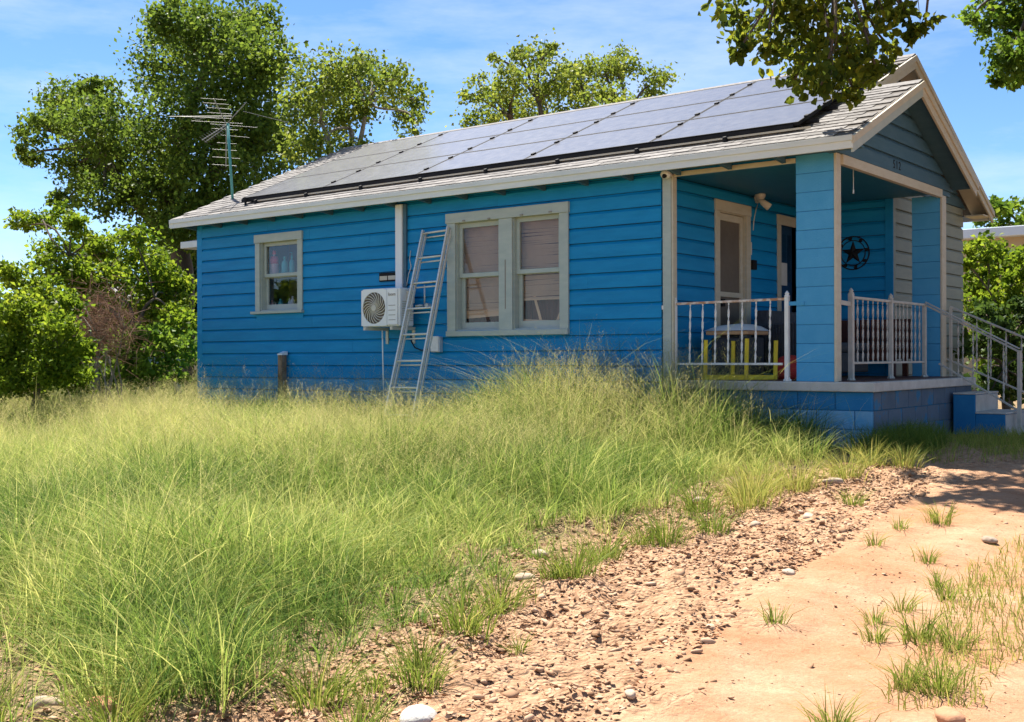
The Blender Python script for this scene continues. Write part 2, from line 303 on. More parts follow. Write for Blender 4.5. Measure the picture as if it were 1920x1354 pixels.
def np_mesh(name, V, F, tint=None):
    me = bpy.data.meshes.new(name); nv, nf = len(V), len(F); k = F.shape[1]
    me.vertices.add(nv); me.vertices.foreach_set('co', np.ascontiguousarray(V, np.float32).ravel())
    me.loops.add(nf*k); me.loops.foreach_set('vertex_index', np.ascontiguousarray(F, np.int32).ravel())
    me.polygons.add(nf); me.polygons.foreach_set('loop_start', np.arange(0, nf*k, k, dtype=np.int32))
    me.update(calc_edges=True)
    if tint is not None:
        a = me.attributes.new('tint', 'FLOAT', 'POINT'); a.data.foreach_set('value', np.ascontiguousarray(tint, np.float32))
    return me
def text_mesh(name, body, size, m, parent, mtx, depth=0.004):
    cu = bpy.data.curves.new(name, 'FONT'); cu.body = body; cu.size = size; cu.extrude = depth; cu.align_x = 'CENTER'; cu.align_y = 'CENTER'
    t = bpy.data.objects.new(name+'_curve', cu); col.objects.link(t)
    dg = bpy.context.evaluated_depsgraph_get(); me = bpy.data.meshes.new_from_object(t.evaluated_get(dg))
    bpy.data.objects.remove(t); bpy.data.curves.remove(cu); me.transform(mtx); me.name = name
    return link(name, me, m, parent)
def inpoly(P, poly):
    x, y = P[:, 0], P[:, 1]; c = np.zeros(len(P), bool); j = len(poly)-1
    for i in range(len(poly)):
        xi, yi = poly[i]; xj, yj = poly[j]
        c ^= ((yi > y) != (yj > y)) & (x < (xj-xi)*(y-yi)/(yj-yi+1e-12)+xi); j = i
    return c
def vnoise(P, s, seed=0.0):                              # cheap smooth 2D noise in 0..1
    P = np.asarray(P, float); x, y = P[:, 0]*s+seed*17.3, P[:, 1]*s-seed*9.1
    xi, yi = np.floor(x), np.floor(y); fx, fy = x-xi, y-yi; fx = fx*fx*(3-2*fx); fy = fy*fy*(3-2*fy)
    h = lambda a, b: np.modf(np.abs(np.sin(a*127.1+b*311.7+seed)*43758.5453))[0]
    return (h(xi, yi)*(1-fx)+h(xi+1, yi)*fx)*(1-fy)+(h(xi, yi+1)*(1-fx)+h(xi+1, yi+1)*fx)*fy

# ------------------------------------------------------------------ ground
EDGE = [(-0.2, -9.6), (0.6, -8.95), (1.05, -8.7), (1.25, -8.35), (1.32, -7.75), (1.15, -7.3), (1.18, -6.9), (1.05, -6.3), (0.92, -5.75), (0.55, -4.85), (0.75, -4.1), (0.5, -3.17), (0.6, -2.3), (0.85, -1.25), (0.98, -0.45), (1.05, 0.4)]
GRASS = EDGE+[(0.86, 0.3), (0.80, -0.08), (-9.9, -0.06), (-9.95, 11), (-40, 22), (-40, 3), (-20, 1.2)]
PATH = [(2.75, -9.5), (2.48, -7.46), (2.46, -7.04), (2.32, -6.29), (2.14, -5.51), (2.17, -4.52), (1.99, -3.15), (1.97, -2.22), (2.2, -1.1), (2.6, 0.6), (9, 2), (9, -9.5)]
MULCH = [(0.95, 2.3), (1.5, 1.0), (3.2, 1.2), (4, 7), (0.2, 8), (0.3, 3.4)]
def gz(P):
    P = np.asarray(P, float); s = np.maximum(0, -P[:, 1]-0.2)
    z = -0.64-0.066*np.minimum(s, 14)
    return z+0.05*(vnoise(P, 0.5, 1)-0.5)*np.clip(s*0.6, 0.1, 1)
def g1(x, y): return float(gz(np.array([[x, y]]))[0])
def soft(P, poly, j=0.28):
    acc = np.zeros(len(P))
    for k in range(6):
        Q = P+np.stack([vnoise(P, 2.3, 5)-.5, vnoise(P, 2.3, 8)-.5], 1)*j+np.stack([vnoise(P, 9, 20+k)-.5, vnoise(P, 9, 40+k)-.5], 1)*j*1.6
        acc += inpoly(Q, poly)
    return acc/6
def grid_axis(lo, hi, st, far):
    a = np.arange(lo, hi+1e-6, st); d = st*1.5; L = [lo]; R = [hi]
    while L[-1] > -far: L.append(L[-1]-d); R.append(R[-1]+d); d *= 1.35
    return np.array(L[:0:-1]+list(a)+R[1:])
xs, ys = grid_axis(-1.6, 4.6, 0.04, 600), grid_axis(-9.6, 0.6, 0.04, 600)
gx, gy = np.meshgrid(xs, ys); P = np.stack([gx.ravel(), gy.ravel()], 1)
zz = gz(P); ing = soft(P, GRASS); inp = soft(P, PATH, 0.42); inm = soft(P, MULCH, 0.4)
near = ((P[:, 0] > -1.7) & (P[:, 0] < 4.7) & (P[:, 1] > -9.7) & (P[:, 1] < 0.7)).astype(float)
rubz = (1-inp)*near
zz += near*(0.010*(vnoise(P, 9, 2)-.5)+0.03*(vnoise(P*np.array([[1.6, .5]]), 2.2, 71)-.5)+0.012*(vnoise(P*np.array([[2.2, .6]]), 6, 72)-.5)+(1-inp)*(0.06*(vnoise(P, 3.0, 3)-.5)+0.045*(vnoise(P, 8, 4)-.5)+0.035*(vnoise(P, 14, 6)-.5)))
trk = np.minimum(np.abs(P[:, 0]-(3.0+0.02*P[:, 1])), 9)           # worn wheel line along the path
zz -= near*inp*0.035*np.exp(-(trk/0.35)**2)
nx, ny = len(xs), len(ys); I = np.arange(nx*ny).reshape(ny, nx)
Fq = np.stack([I[:-1, :-1], I[:-1, 1:], I[1:, 1:], I[1:, :-1]], -1).reshape(-1, 4)
me = np_mesh('ground', np.column_stack([P, zz]), Fq)
ca = me.color_attributes.new('zone', 'FLOAT_COLOR', 'POINT')
bare = np.where(P[:, 1] < 1.0, 1-ing, 0)*((P[:, 0] > -2) & (P[:, 0] < 12))
zc = np.column_stack([bare, inp*((P[:, 0] < 9.2)), inm, np.ones(len(P))]); ca.data.foreach_set('color', zc.astype(np.float32).ravel())
gr = link('ground', me, 'ground', None, True); tag(gr, 'sandy orange earth of the yard', None, None, 'structure')
def gsurf(P):
    P = np.asarray(P, float); i = np.clip(np.searchsorted(xs, P[:, 0])-1, 0, nx-2); j = np.clip(np.searchsorted(ys, P[:, 1])-1, 0, ny-2)
    return zz.reshape(ny, nx)[j, i]

# ------------------------------------------------------------------ the house
house = thing('house', 'small blue wooden house with a porch, gable roof and solar panels', 'house', (-4.6, 3.2, -0.64))
XL, XW, YF = -9.84, -1.57, 6.4
K = 0.442
def rz(y): return 2.40+K*(y+0.30)                          # top of the front roof slope
ROW = 0.178
def wallmap(O, A, N):
    O, A, N = np.array(O, float), np.array(A, float), np.array(N, float)
    return lambda a, o, z: O+A*a+N*o+np.array((0, 0, z))
def subtract(a0, a1, z0, z1, ops):
    rects = [(a0, a1, z0, z1)]
    for (p0, p1, q0, q1) in ops:
        new = []
        for (r0, r1, s0, s1) in rects:
            if p1 <= r0 or p0 >= r1 or q1 <= s0 or q0 >= s1: new.append((r0, r1, s0, s1)); continue
            if p0 > r0: new.append((r0, p0, s0, s1))
            if p1 < r1: new.append((p1, r1, s0, s1))
            m0, m1 = max(p0, r0), min(p1, r1)
            if q0 > s0: new.append((m0, m1, s0, q0))
            if q1 < s1: new.append((m0, m1, q1, s1))
        rects = new
    return [r for r in rects if r[1]-r[0] > 0.015 and r[3]-r[2] > 0.012]
def siding(name, wm, a0, a1, z0, z1, ops, m, phase=-0.024, thick=0.10, clip=None, backing=True, joints=True):
    b = MB()
    for (r0, r1, s0, s1) in subtract(a0, a1, z0, z1, ops):
        if clip: continue
        c = [wm(r0, -thick, s0), wm(r1, -thick, s0), wm(r1, -0.004, s0), wm(r0, -0.004, s0)]
        b.extrude(c, None, (0, 0, s1-s0))
    if clip:
        pts = [wm(a, -0.004, z) for a, z in clip]
        b.extrude(pts, None, wm(0, -thick, 0)-wm(0, -0.004, 0))
    wall = b.build(name, 'dark' if not clip else m, house)
    n0 = math.floor((z0-phase)/ROW)
    k = n0
    while phase+k*ROW < z1-0.02:
        lo, hi = max(phase+k*ROW, z0), min(phase+(k+1)*ROW, z1)
        cuts = [a0, a1]
        if joints and a1-a0 > 4: cuts = [a0, a0+random.uniform(1.5, 4.2), a0+random.uniform(4.8, 7.2), a1]
        segs = [(cuts[i], cuts[i+1]) for i in range(len(cuts)-1)]
        for (c0, c1) in segs:
            if clip:
                lim = clip_span(clip, (lo, hi))
                if lim is None: continue
                c0, c1, d0, d1 = lim
                plank(wm, c0, c1, lo, hi, m, wall, (d0, d1)); continue
            for (r0, r1, s0, s1) in subtract(c0, c1, lo, hi, ops):
                plank(wm, r0+0.001, r1-0.001, s0, s1, 'bluefade' if (m == 'blue' and s1 < 0.02 and a1-a0 > 6) else m, wall)
        k += 1
    return wall
def clip_span(clip, zr):
    def span(z):
        xs_ = []
        for i in range(len(clip)):
            (a, p), (b_, q) = clip[i], clip[(i+1) % len(clip)]
            if (p-z)*(q-z) <= 0 and abs(p-q) > 1e-9: xs_.append(a+(b_-a)*(z-p)/(q-p))
        return (min(xs_), max(xs_)) if len(xs_) >= 2 else None
    zt = max(q for _, q in clip)-0.01
    s0, s1 = span(zr[0]+1e-4), span(min(zr[1], zt))
    if s0 is None or s1 is None: return None
    return s0[0], s0[1], s1[0], s1[1]
def plank(wm, a0, a1, z0, z1, m, wall, top=None):
    j = random.uniform(0, 0.0022); h = z1-z0
    if h > 0.1: pr = [(0, z0+.004), (.029+j, z0+.004), (.026+j, z1-.034), (.012+j, z1-.016), (.004, z1-.0005), (0, z1-.0005)]
    else: pr = [(0, z0), (.022+j, z0), (.022+j, z1), (0, z1)]
    t0, t1 = top if top else (a0, a1)
    L = lambda z, p, q: p+(q-p)*(z-z0)/h
    dz = [random.uniform(-.0015, .0015) for _ in range(2)]
    A = [wm(L(z, a0, t0), o, z+dz[0]) for o, z in pr]; B = [wm(L(z, a1, t1), o, z+dz[1]) for o, z in pr]
    n = len(pr)
    b = MB().poly(A+B, [tuple(range(n-1, -1, -1)), tuple(range(n, 2*n))]+[(i, (i+1) % n, n+(i+1) % n, n+i) for i in range(n)])
    b.build('plank', m, wall)
WL = wallmap((0, 0, 0), (1, 0, 0), (0, -1, 0))            # long wall: a = X, outward -Y
WD = wallmap((XW, 0, 0), (0, 1, 0), (1, 0, 0))            # porch wall with the doors: a = Y, outward +X
WS = wallmap((0, 3.5, 0), (1, 0, 0), (0, -1, 0))          # porch side wall with the star
WW = wallmap((-0.26, 0, 0), (0, 1, 0), (1, 0, 0))         # front wall of the far room
# window openings (inside the casings)
W1 = (-8.467, -7.426, 0.899, 2.068); W2 = (-4.699, -2.815, 0.525, 2.081)
o1 = (W1[0]+0.11, W1[1]-0.105, W1[2]+0.05, W1[3]-0.11)
o2a = (W2[0]+0.135, W2[0]+0.845, W2[2]+0.07, W2[3]-0.115); o2b = (W2[1]-0.835, W2[1]-0.125, W2[2]+0.07, W2[3]-0.105)
siding('wall', WL, XL+0.10, XW-0.0, -0.80, 2.40, [o1, o2a, o2b], 'blue')
D1 = (1.15, 2.085, 0.0, 2.13); D2 = (2.86, 3.46, 0.0, 2.11)
d1 = (D1[0]+0.12, D1[1]-0.12, 0.0, 2.0); d2 = (D2[0]+0.10, 3.5, 0.0, 2.0)
siding('wall', WD, 0.06, 3.495, 0.0, 2.27, [d1, d2], 'blue', phase=0.0)
siding('wall', WS, XW+0.03, -0.30, 0.0, 2.27, [], 'blue', phase=0.03)
siding('wall', WW, 3.5, YF, -0.8, 2.42, [], 'creamwall', phase=0.01)
MB().box(-.33, -.228, 3.455, 3.476, 0.0, 2.265).build('corner_board', 'blue', house, bevel=.003); MB().box(-.258, -.228, 3.477, 3.56, 0.0, 2.265).build('corner_board', 'creamwall', house, bevel=.003)
# far and rear walls, interior floor
MB().box(XL+0.002, XL+0.12, 0.02, YF, -0.8, 2.44).build('wall', 'blue', house)
MB().box(XL+0.12, -0.36, YF-0.12, YF, -0.8, 2.40).build('wall', 'blue', house)
MB().box(XL+0.12, XW-0.1, 0.11, YF-0.12, -0.1, -0.04).build('floor', 'oldwood', house)
MB().box(XL+0.12, XW-0.1, 1.9, 1.98, -0.03, 2.3).build('partition', 'inside', house)
cb = MB().box(XL-0.022, XL+0.10, -0.030, 0.0, -0.78, 2.36); cb.box(XL-0.022, XL-0.0, 0.0, 0.10, -0.78, 2.36)
cb.build('corner_board', 'blue', house, bevel=0.004)
# sage corner board at the porch
MB().box(XW+0.02, XW+0.125, -0.035, 0.05, -0.78, 2.31).build('corner_board', 'sage', house, bevel=0.004)
MB().box(XW+0.127, XW+0.15, -0.028, 0.055, 0.0, 2.27).build('corner_board', 'cream', house, bevel=0.003)
# ---- windows
def sash(parent, wm, a0, a1, z0, z1, o, m, st=0.045, rail=(0.05, 0.05), glass='glass'):
    b = MB()
    def bx(p0, p1, q0, q1, oo0=o-0.03, oo1=o):
        b.extrude([wm(p0, oo0, q0), wm(p1, oo0, q0), wm(p1, oo1, q0), wm(p0, oo1, q0)], None, (0, 0, q1-q0))
    bx(a0, a0+st, z0, z1); bx(a1-st, a1, z0, z1); bx(a0+st, a1-st, z0, z0+rail[0]); bx(a0+st, a1-st, z1-rail[1], z1)
    s = b.build('sash', m, parent, bevel=0.003)
    g = MB()
    q = [wm(a0+st-.004, o-0.018, z0+rail[0]-.004), wm(a1-st+.004, o-0.018, z0+rail[0]-.004), wm(a1-st+.004, o-0.018, z1-rail[1]+.004), wm(a0+st-.004, o-0.018, z1-rail[1]+.004)]
    g.extrude(q, None, wm(0, -0.004, 0)-wm(0, 0, 0)); g.build('pane', glass, parent)
    return s
def wbox(b, wm, p0, p1, o0, o1, q0, q1):
    b.extrude([wm(p0, o0, q0), wm(p1, o0, q0), wm(p1, o1, q0), wm(p0, o1, q0)], None, (0, 0, q1-q0))
def jambs(b, wm, op):
    a0, a1, z0, z1 = op
    wbox(b, wm, a0-.02, a0+.012, -.13, .022, z0-.02, z1+.02); wbox(b, wm, a1-.012, a1+.02, -.13, .022, z0-.02, z1+.02)
    wbox(b, wm, a0+.012, a1-.012, -.13, .022, z1-.012, z1+.02); wbox(b, wm, a0+.012, a1-.012, -.13, .022, z0-.02, z0+.014)
# small window
b = MB()
wbox(b, WL, W1[0], W1[1], .024, .062, W1[3]-.12, W1[3]); wbox(b, WL, W1[0]+.012, o1[0]+.002, .024, .050, W1[2]+.045, W1[3]-.12); wbox(b, WL, o1[1]-.002, W1[1]-.006, .024, .050, W1[2]+.045, W1[3]-.12)
wbox(b, WL, W1[0]-.06, W1[1]+.015, .0, .085, W1[2]+.006, W1[2]+.045)
jambs(b, WL, o1)
win1 = b.build('window', 'sage', house, bevel=0.004)
mz = (o1[2]+o1[3])/2+0.02
sash(win1, WL, o1[0]+.02, o1[1]-.02, mz-.03, o1[3]-.012, -.025, 'sage', glass='glass2'); sash(win1, WL, o1[0]+.014, o1[1]-.014, o1[2]+.014, mz+.01, -.068, 'sage', rail=(.08, .05), glass='glass2')
MB().box(W1[0]+.02, W1[1]-.0, -.034, -.026, W1[2]-.07, W1[2]+.004).build('apron', 'blue', house)
sh = MB(); sh.box(o1[0], o1[1], .14, .30, mz-.045, mz-.02); sh.box(o1[0], o1[1], .12, .30, o1[2]-.01, o1[2]+.012); sh.build('shelf', 'inside', win1)
MB().box(o1[0]-.5, o1[1]+.5, .95, 1.0, .5, 2.25).build('curtain', 'inside', win1)
def bottle(x, y, z, h, r, m, label, cap=None, pump=False):
    t = thing('bottle', label, 'bottle', (x, y, z))
    MB().lathe((x, y, z), [(r*.9, 0), (r, .01), (r, h*.62), (r*.85, h*.72), (r*.35, h*.8), (r*.35, h*.86)], 14).build('body', m, t, True)
    c = MB().lathe((x, y, z), [(r*.45, h*.861), (r*.45, h*.97), (r*.2, h)], 10)
    if pump: c.tube([(x, y, z+h), (x, y, z+h*1.12), (x-r*1.2, y, z+h*1.13)], r*.16, 6)
    c.build('cap', cap or m, t, True)
    return t
def shelf_bottle(u, zz_, h, r, m, label, cap=None, pump=False):
    p = onY(u, 500, .2); return bottle(float(p[0]), .2, zz_, h, r, m, label, cap, pump)
t = shelf_bottle(514.5, mz-.019, .40, .062, 'palepink', 'tall pink plastic bottle standing on the window shelf', 'pink'); 
MB().lathe((t.location.x, .2, mz-.019), [(.064, .20), (.064, .27), (.05, .31)], 14).build('collar', 'pink', t, True)
shelf_bottle(534, mz-.019, .30, .050, 'teal', 'wide teal plastic bottle on the upper window shelf beside the pink one')
shelf_bottle(547.5, mz-.019, .31, .038, 'teal', 'slim teal pump bottle on the upper window shelf by the casing', None, True)
shelf_bottle(510, o1[2]+.013, .16, .026, 'palepink', 'small pale pink bottle low in the bathroom window'); shelf_bottle(516, o1[2]+.013, .12, .024, 'clearish', 'short clear bottle low in the window, next to the pale pink one')
shelf_bottle(526, o1[2]+.013, .17, .040, 'teal', 'squat teal jar low behind the bathroom window glass'); shelf_bottle(542.5, o1[2]+.013, .17, .022, 'plastic', 'thin white bottle low in the window, left of a round white one')
shelf_bottle(548.5, o1[2]+.013, .20, .036, 'plastic', 'rounded white bottle low in the window by the casing')
# double window
b = MB()
wbox(b, WL, W2[0]-.012, W2[1]+.012, .024, .066, W2[3]-.125, W2[3])
for p0, p1 in ((W2[0], o2a[0]+.002), (o2a[1]-.002, o2b[0]+.002), (o2b[1]-.002, W2[1])):
    wbox(b, WL, p0, p1, .024, .052, W2[2]+.066, W2[3]-.125)
wbox(b, WL, W2[0]-.004, W2[1]+.004, .0, .074, W2[2], W2[2]+.066)
jambs(b, WL, o2a); jambs(b, WL, o2b)
win2 = b.build('window', 'sage', house, bevel=0.004)
for op in (o2a, o2b):
    m2 = (op[2]+op[3])/2+0.015
    sash(win2, WL, op[0]+.013, op[1]-.013, m2-.03, op[3]-.013, -.022, 'sage', st=.05, rail=(.055, .06)); sash(win2, WL, op[0]+.014, op[1]-.014, op[2]+.014, m2+.015, -.066, 'sage', st=.055, rail=(.09, .05))
def blind(op, zlo, tilt=0.0, jig=0.002):
    b = MB(); z = op[3]-.03; y = .118; i = 0
    while z > zlo:
        e = random.gauss(0, jig); f = random.gauss(0, jig)+tilt*max(0, (1.25-z))
        b.poly([(op[0]+.01, y-.007, z-.011+e), (op[1]-.01, y-.007, z-.011+f), (op[1]-.01, y+.007, z+.012+f), (op[0]+.01, y+.007, z+.012+e)], [(0, 1, 2, 3)]); z -= .0205
    b.box(op[0]+.01, op[1]-.01, y-.015, y+.015, zlo-.03, zlo-.008)
    o = b.build('blind', 'blind', win2); return o
blind(o2a, .86); blind(o2b, .98, 0.03, .004)
for op, zt in ((o2a, .90), (o2b, 1.02)):
    b = MB(); n = 40
    for i in range(n):
        x0 = op[0]-.05+(op[1]-op[0]+.1)*i/n; x1 = op[0]-.05+(op[1]-op[0]+.1)*(i+1)/n
        y0, y1 = .24+.02*math.sin(i*1.3), .24+.02*math.sin((i+1)*1.3)
        b.poly([(x0, y0, .45), (x1, y1, .45), (x1, y1, 2.0), (x0, y0, 2.0)], [(0, 1, 2, 3)])
    b.build('curtain', 'purple', win2, True)
MB().bar((o2b[0]+.20, .13, 1.02), (o2b[0]+.33, .13, .62), .035, .008, (0, 1, 0)).bar((o2b[1]-.03, .13, .96), (o2b[1]-.20, .13, .62), .03, .008, (0, 1, 0)).bar((o2b[0]+.02, .12, .70), (o2b[1]-.02, .12, .665), .05, .01, (0, 1, 0)).build('broken_slats', 'blind', win2)
MB().bar((o2a[0]+.02, .125, .80), (o2a[1]-.02, .125, .83), .10, .008, (0, 1, 0)).build('blind_stack', 'blind', win2)
for uu, vv in ((870, 414), (917, 410), (978, 403), (1032, 397)):
    p = onY(uu, vv, -.066); MB().box(p[0]-.02, p[0]+.02, -.080, -.067, p[2]-.008, p[2]+.008).build('clip', 'oldwood', win2)
MB().box((o2a[1]+o2b[0])/2-.006, (o2a[1]+o2b[0])/2+.006, -.0565, -.0523, .85, 1.45).build('strip', 'oldwood', win2)

# ---- porch: slab, base, columns, beams, ceiling
slab = MB().box(-1.40, 0.835, -.05, 3.30, -.098, 0.0).build('porch_slab', 'concrete', house, bevel=0.012)
MB().box(-1.395, 0.70, .05, 3.29, .0015, .006).build('porch_floor', 'redwood', house)  # dark brown floor coat, added to cut light bouncing into the porch
core = MB().box(-1.385, 0.775, .012, 3.27, -.80, -.10).build('porch_base', 'mortar', house)
def blockmesh(lx, ly, lz, m):
    b = MB().box(0, lx, 0, ly, 0, lz); me = bpy.data.meshes.new('block'); me.from_pydata(b.v, [], b.f); me.materials.append(MT[m]); return me
blk = {}
def block(parent, x0, x1, y0, y1, z0, z1, m):
    k = (round(x1-x0, 3), round(y1-y0, 3), round(z1-z0, 3), m)
    if k not in blk: blk[k] = blockmesh(*k[:3], m)
    o = bpy.data.objects.new('block', blk[k]); col.objects.link(o)
    o.location = (x0, y0, z0); bv = o.modifiers.new('bevel', 'BEVEL'); bv.width = .005; bv.segments = 2
    adopt(o, parent); return o
for r in range(4):
    z0 = -.847+r*.187; x = -1.385-(.2 if r % 2 else 0)
    while x < .78:
        x0, x1 = max(x, -1.385), min(x+.396, .79)
        if x1-x0 > .03: block(core, x0+.003, x1-.003, 0.0, .05, z0+.003, z0+.184, 'bluewash' if r < 3 else 'stepblue')
        x += .40
    y = .055-(.2 if r % 2 else 0)
    while y < 3.26:
        y0, y1 = max(y, .055), min(y+.396, 3.27)
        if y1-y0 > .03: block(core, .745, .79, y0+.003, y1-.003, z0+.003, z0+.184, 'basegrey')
        y += .40
def column(x0, x1, y0, y1, ztop, nb, off=0):
    c = MB().box(x0+.006, x1-.006, y0+.006, y1-.006, .0, ztop).build('column', 'mortar', house)
    hgt = ztop/nb
    for i in range(nb):
        block(c, x0+random.uniform(-.0015, .0015), x1, y0, y1, i*hgt+.002, (i+1)*hgt-.002, 'blueblock')
    MB().box(x1+.001, x1+.026, y0-.004, y1+.012, .0, ztop).build('trim_board', 'cream', c, bevel=.003)
    return c
column(0.0, .405, 0.0, .11, 2.31, 12)
column(.085, .43, 3.24, 3.38, 2.22, 11)
# front beam and its cream strip, gable beam
b = MB().box(XW+.152, .43, .02, .12, 2.25, 2.40); b.build('beam', 'blue', house)
MB().box(XW+.152, -.002, -.012, .019, 2.235, 2.285).build('trim_board', 'cream', house, bevel=.003)
MB().box(.35, .44, .125, 3.6, 2.23, 2.40).build('beam', 'bluegrey', house)
MB().box(.402, .462, .112, 3.236, 2.19, 2.29).build('trim_board', 'cream', house, bevel=.003)
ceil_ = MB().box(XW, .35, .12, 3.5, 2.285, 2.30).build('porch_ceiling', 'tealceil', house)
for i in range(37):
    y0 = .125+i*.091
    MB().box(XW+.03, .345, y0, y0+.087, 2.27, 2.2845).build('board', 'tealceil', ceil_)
# gable triangle of the porch
PK = 1.72
zb = 2.29
tri = [(-.18, zb), (3.62, zb), (3.62, zb+.0), (PK, rz(PK)-.09)]
WG = wallmap((.43, 0, 0), (0, 1, 0), (1, 0, 0))
gt = siding('gable', WG, -.18, 3.62, zb, rz(PK)-.09, [], 'bluegrey', phase=zb+.0, clip=[(-.24, zb), (3.66, zb), (PK, rz(PK)-.085)], thick=.06)
# main gable triangle above the porch roof
RY, RZ_ = 3.37, rz(3.37)
WM = wallmap((-.26, 0, 0), (0, 1, 0), (1, 0, 0))
siding('gable', WM, .2, 6.4, 2.425, RZ_-.1, [], 'bluegrey', phase=2.425, clip=[(0.0, 2.425), (6.55, 2.425), (RY, RZ_-.09)], thick=.06)
MB().extrude([(XL+.004, .0, 2.44), (XL+.004, YF, 2.44), (XL+.004, RY, RZ_-.09)], None, (.1, 0, 0)).build('gable', 'blue', house)
# house number
for i, ch in enumerate('512'):
    yy = 1.565+i*.088
    text_mesh('house_number', ch, .135, 'black', gt, Matrix.Translation((.4575, yy, 2.375)) @ Matrix.Rotation(math.pi/2, 4, 'Z') @ Matrix.Rotation(math.pi/2, 4, 'X'), .004)

# ---- roof
BE = 6.78                                                   # far eave
KB = (RZ_-2.40)/(BE-RY)
rf = MB()
def slope(y0, z0, y1, z1, x0, x1, th=.05):
    rf.extrude([(x0, y0, z0), (x0, y1, z1), (x0, y1, z1-th), (x0, y0, z0-th)], None, (x1-x0, 0, 0))
slope(-.30, rz(-.30), RY, RZ_, -10.12, .08); slope(-.298, rz(-.298), PK, rz(PK), .081, .715)
slope(RY+.001, RZ_, BE, 2.40, -10.12, .08); slope(PK+.001, rz(PK), 3.74, rz(PK)-K*(3.74-PK), -.25, .715)
roof = rf.build('roof', 'deck', house)
# shingles: three-tab courses; the ones that show are single pieces
EXP, TAB = 0.138, 0.305
cth = 1/math.sqrt(1+K*K); ey = np.array((0, cth, K*cth)); en = np.array((0, -K*cth, cth))
def shingle_verts(x0, x1, s0, s1, lift, th=.007):
    o0 = np.array((0, -.315, rz(-.315)))
    def p(x, s, n): q = o0+ey*s+en*n; return (x, q[1], q[2])
    return [p(x0, s0, lift+th), p(x1, s0, lift+th), p(x1, s1, .002), p(x0, s1, .002), p(x0, s0, lift), p(x1, s0, lift)]
SF = [(0, 1, 2, 3), (4, 5, 1, 0), (4, 0, 3), (5, 2, 1)]
sm = bpy.data.meshes.new('shingle'); sm.from_pydata([(x, y, z) for x, y, z in shingle_verts(.003, TAB-.003, 0, EXP*1.25, .004)], [], SF); sm.materials.append(MT['shingle'])
org = Vector((0, 0, 0)); cnt = 0; rest = MB()
L_main = (RY+.315)/cth; L_porch = (PK+.315)/cth
cands = []
nc = int(L_main/EXP)
for r in range(nc):
    s0 = r*EXP; x = -10.14-(TAB/2 if r % 2 else 0)
    while x < .72:
        top = L_main if x+TAB < .10 else L_porch
        if s0+EXP*.8 < top and x+TAB < .73 and x > -10.15:
            pri = 0 if (r < 4 and x > -5) or x > -.55 else (1 if r < 3 else 2)
            cands.append((pri, r, x))
        x += TAB
cands.sort(key=lambda t: (t[0], t[1], -t[2]))
for i, (pri, r, x) in enumerate(cands):
    s0 = r*EXP; q = ey*s0
    jz = random.uniform(0, .004)
    if i < 290 and pri < 2:
        o = bpy.data.objects.new('shingle', sm); col.objects.link(o); o.location = (x, q[1]-random.uniform(0, .006), q[2]+jz); adopt(o, roof)
    else:
        rest.poly([(a+x, b_+q[1], c_+q[2]+jz) for a, b_, c_ in [tuple(v.co) for v in sm.vertices]], SF)
rs = rest.build('shingles', 'shingle', roof); rs['kind'] = 'stuff'
bk = MB()
for (ya, za, yb, zb_, x0, x1) in ((RY, RZ_, BE, 2.40, -10.13, .09), (PK, rz(PK), 3.75, rz(PK)-K*(3.75-PK), -.25, .72)):
    d = np.array((0, yb-ya, zb_-za)); Ls = np.linalg.norm(d); d /= Ls; nn = np.array((0, -d[2], d[1])); n_ = int(Ls/EXP)+1
    for r in range(n_):
        a = np.array((0, ya, za))+d*min(r*EXP, Ls); e_ = np.array((0, ya, za))+d*min((r+1)*EXP, Ls+.01)
        bk.extrude([a+nn*.003+(x0, 0, 0), e_+nn*.016+(x0, 0, 0), e_+nn*.004+(x0, 0, 0), a+nn*.001+(x0, 0, 0)], None, (x1-x0, 0, 0))
bs = bk.build('shingles', 'shingle', roof); bs['kind'] = 'stuff'
# ridge caps
rc = MB()
for (y, z, x0, x1) in ((RY, RZ_, -10.13, .09), (PK, rz(PK), .10, .722)):
    rc.extrude([(x0, y-.13, z-.13*K+.012), (x0, y, z+.018), (x0, y+.13, z-.13*K+.012), (x0, y+.13, z-.13*K+.004), (x0, y, z+.008), (x0, y-.13, z-.13*K+.004)], None, (x1-x0, 0, 0))
rc.build('ridge_cap', 'shingle', roof)
# fascia, drip edge, soffit, rafter tails
MB().box(-10.135, .725, -.327, -.302, 2.262, 2.375).build('fascia', 'fascia', roof, bevel=.003)
MB().box(-10.135, .725, -.345, -.328, 2.335, 2.39).build('drip_edge', 'fascia', roof, bevel=.002)
MB().box(-10.12, .715, -.301, -.004, 2.305, 2.325).build('soffit', 'bluegrey', roof)
for i in range(18):
    x = -9.9+i*.61
    if x < .4: MB().extrude([(x, -.30, 2.27), (x, -.30, 2.303), (x, -.03, 2.303), (x, -.03, 2.24)], None, (.045, 0, 0)).build('rafter_tail', 'bluegrey', roof)
def rake(x, ya, za, yb, zb_, m, off0, off1, th):
    b = MB(); b.extrude([(x, ya, za-off0), (x, yb, zb_-off0), (x, yb, zb_-off1), (x, ya, za-off1)], None, (th, 0, 0)); return b.build('rake_board', m, roof, bevel=.003)
rake(.716, -.33, rz(-.33)-.004, PK, rz(PK)-.004, 'cream', .0, .075, .03); rake(.70, -.30, rz(-.30), PK, rz(PK), 'sage', .077, .175, .028)
rake(.716, PK, rz(PK)-.004, 3.76, rz(PK)-K*(3.76-PK)-.004, 'cream', .0, .075, .03); rake(.70, PK, rz(PK), 3.73, rz(PK)-K*(3.73-PK), 'cream', .077, .175, .028)
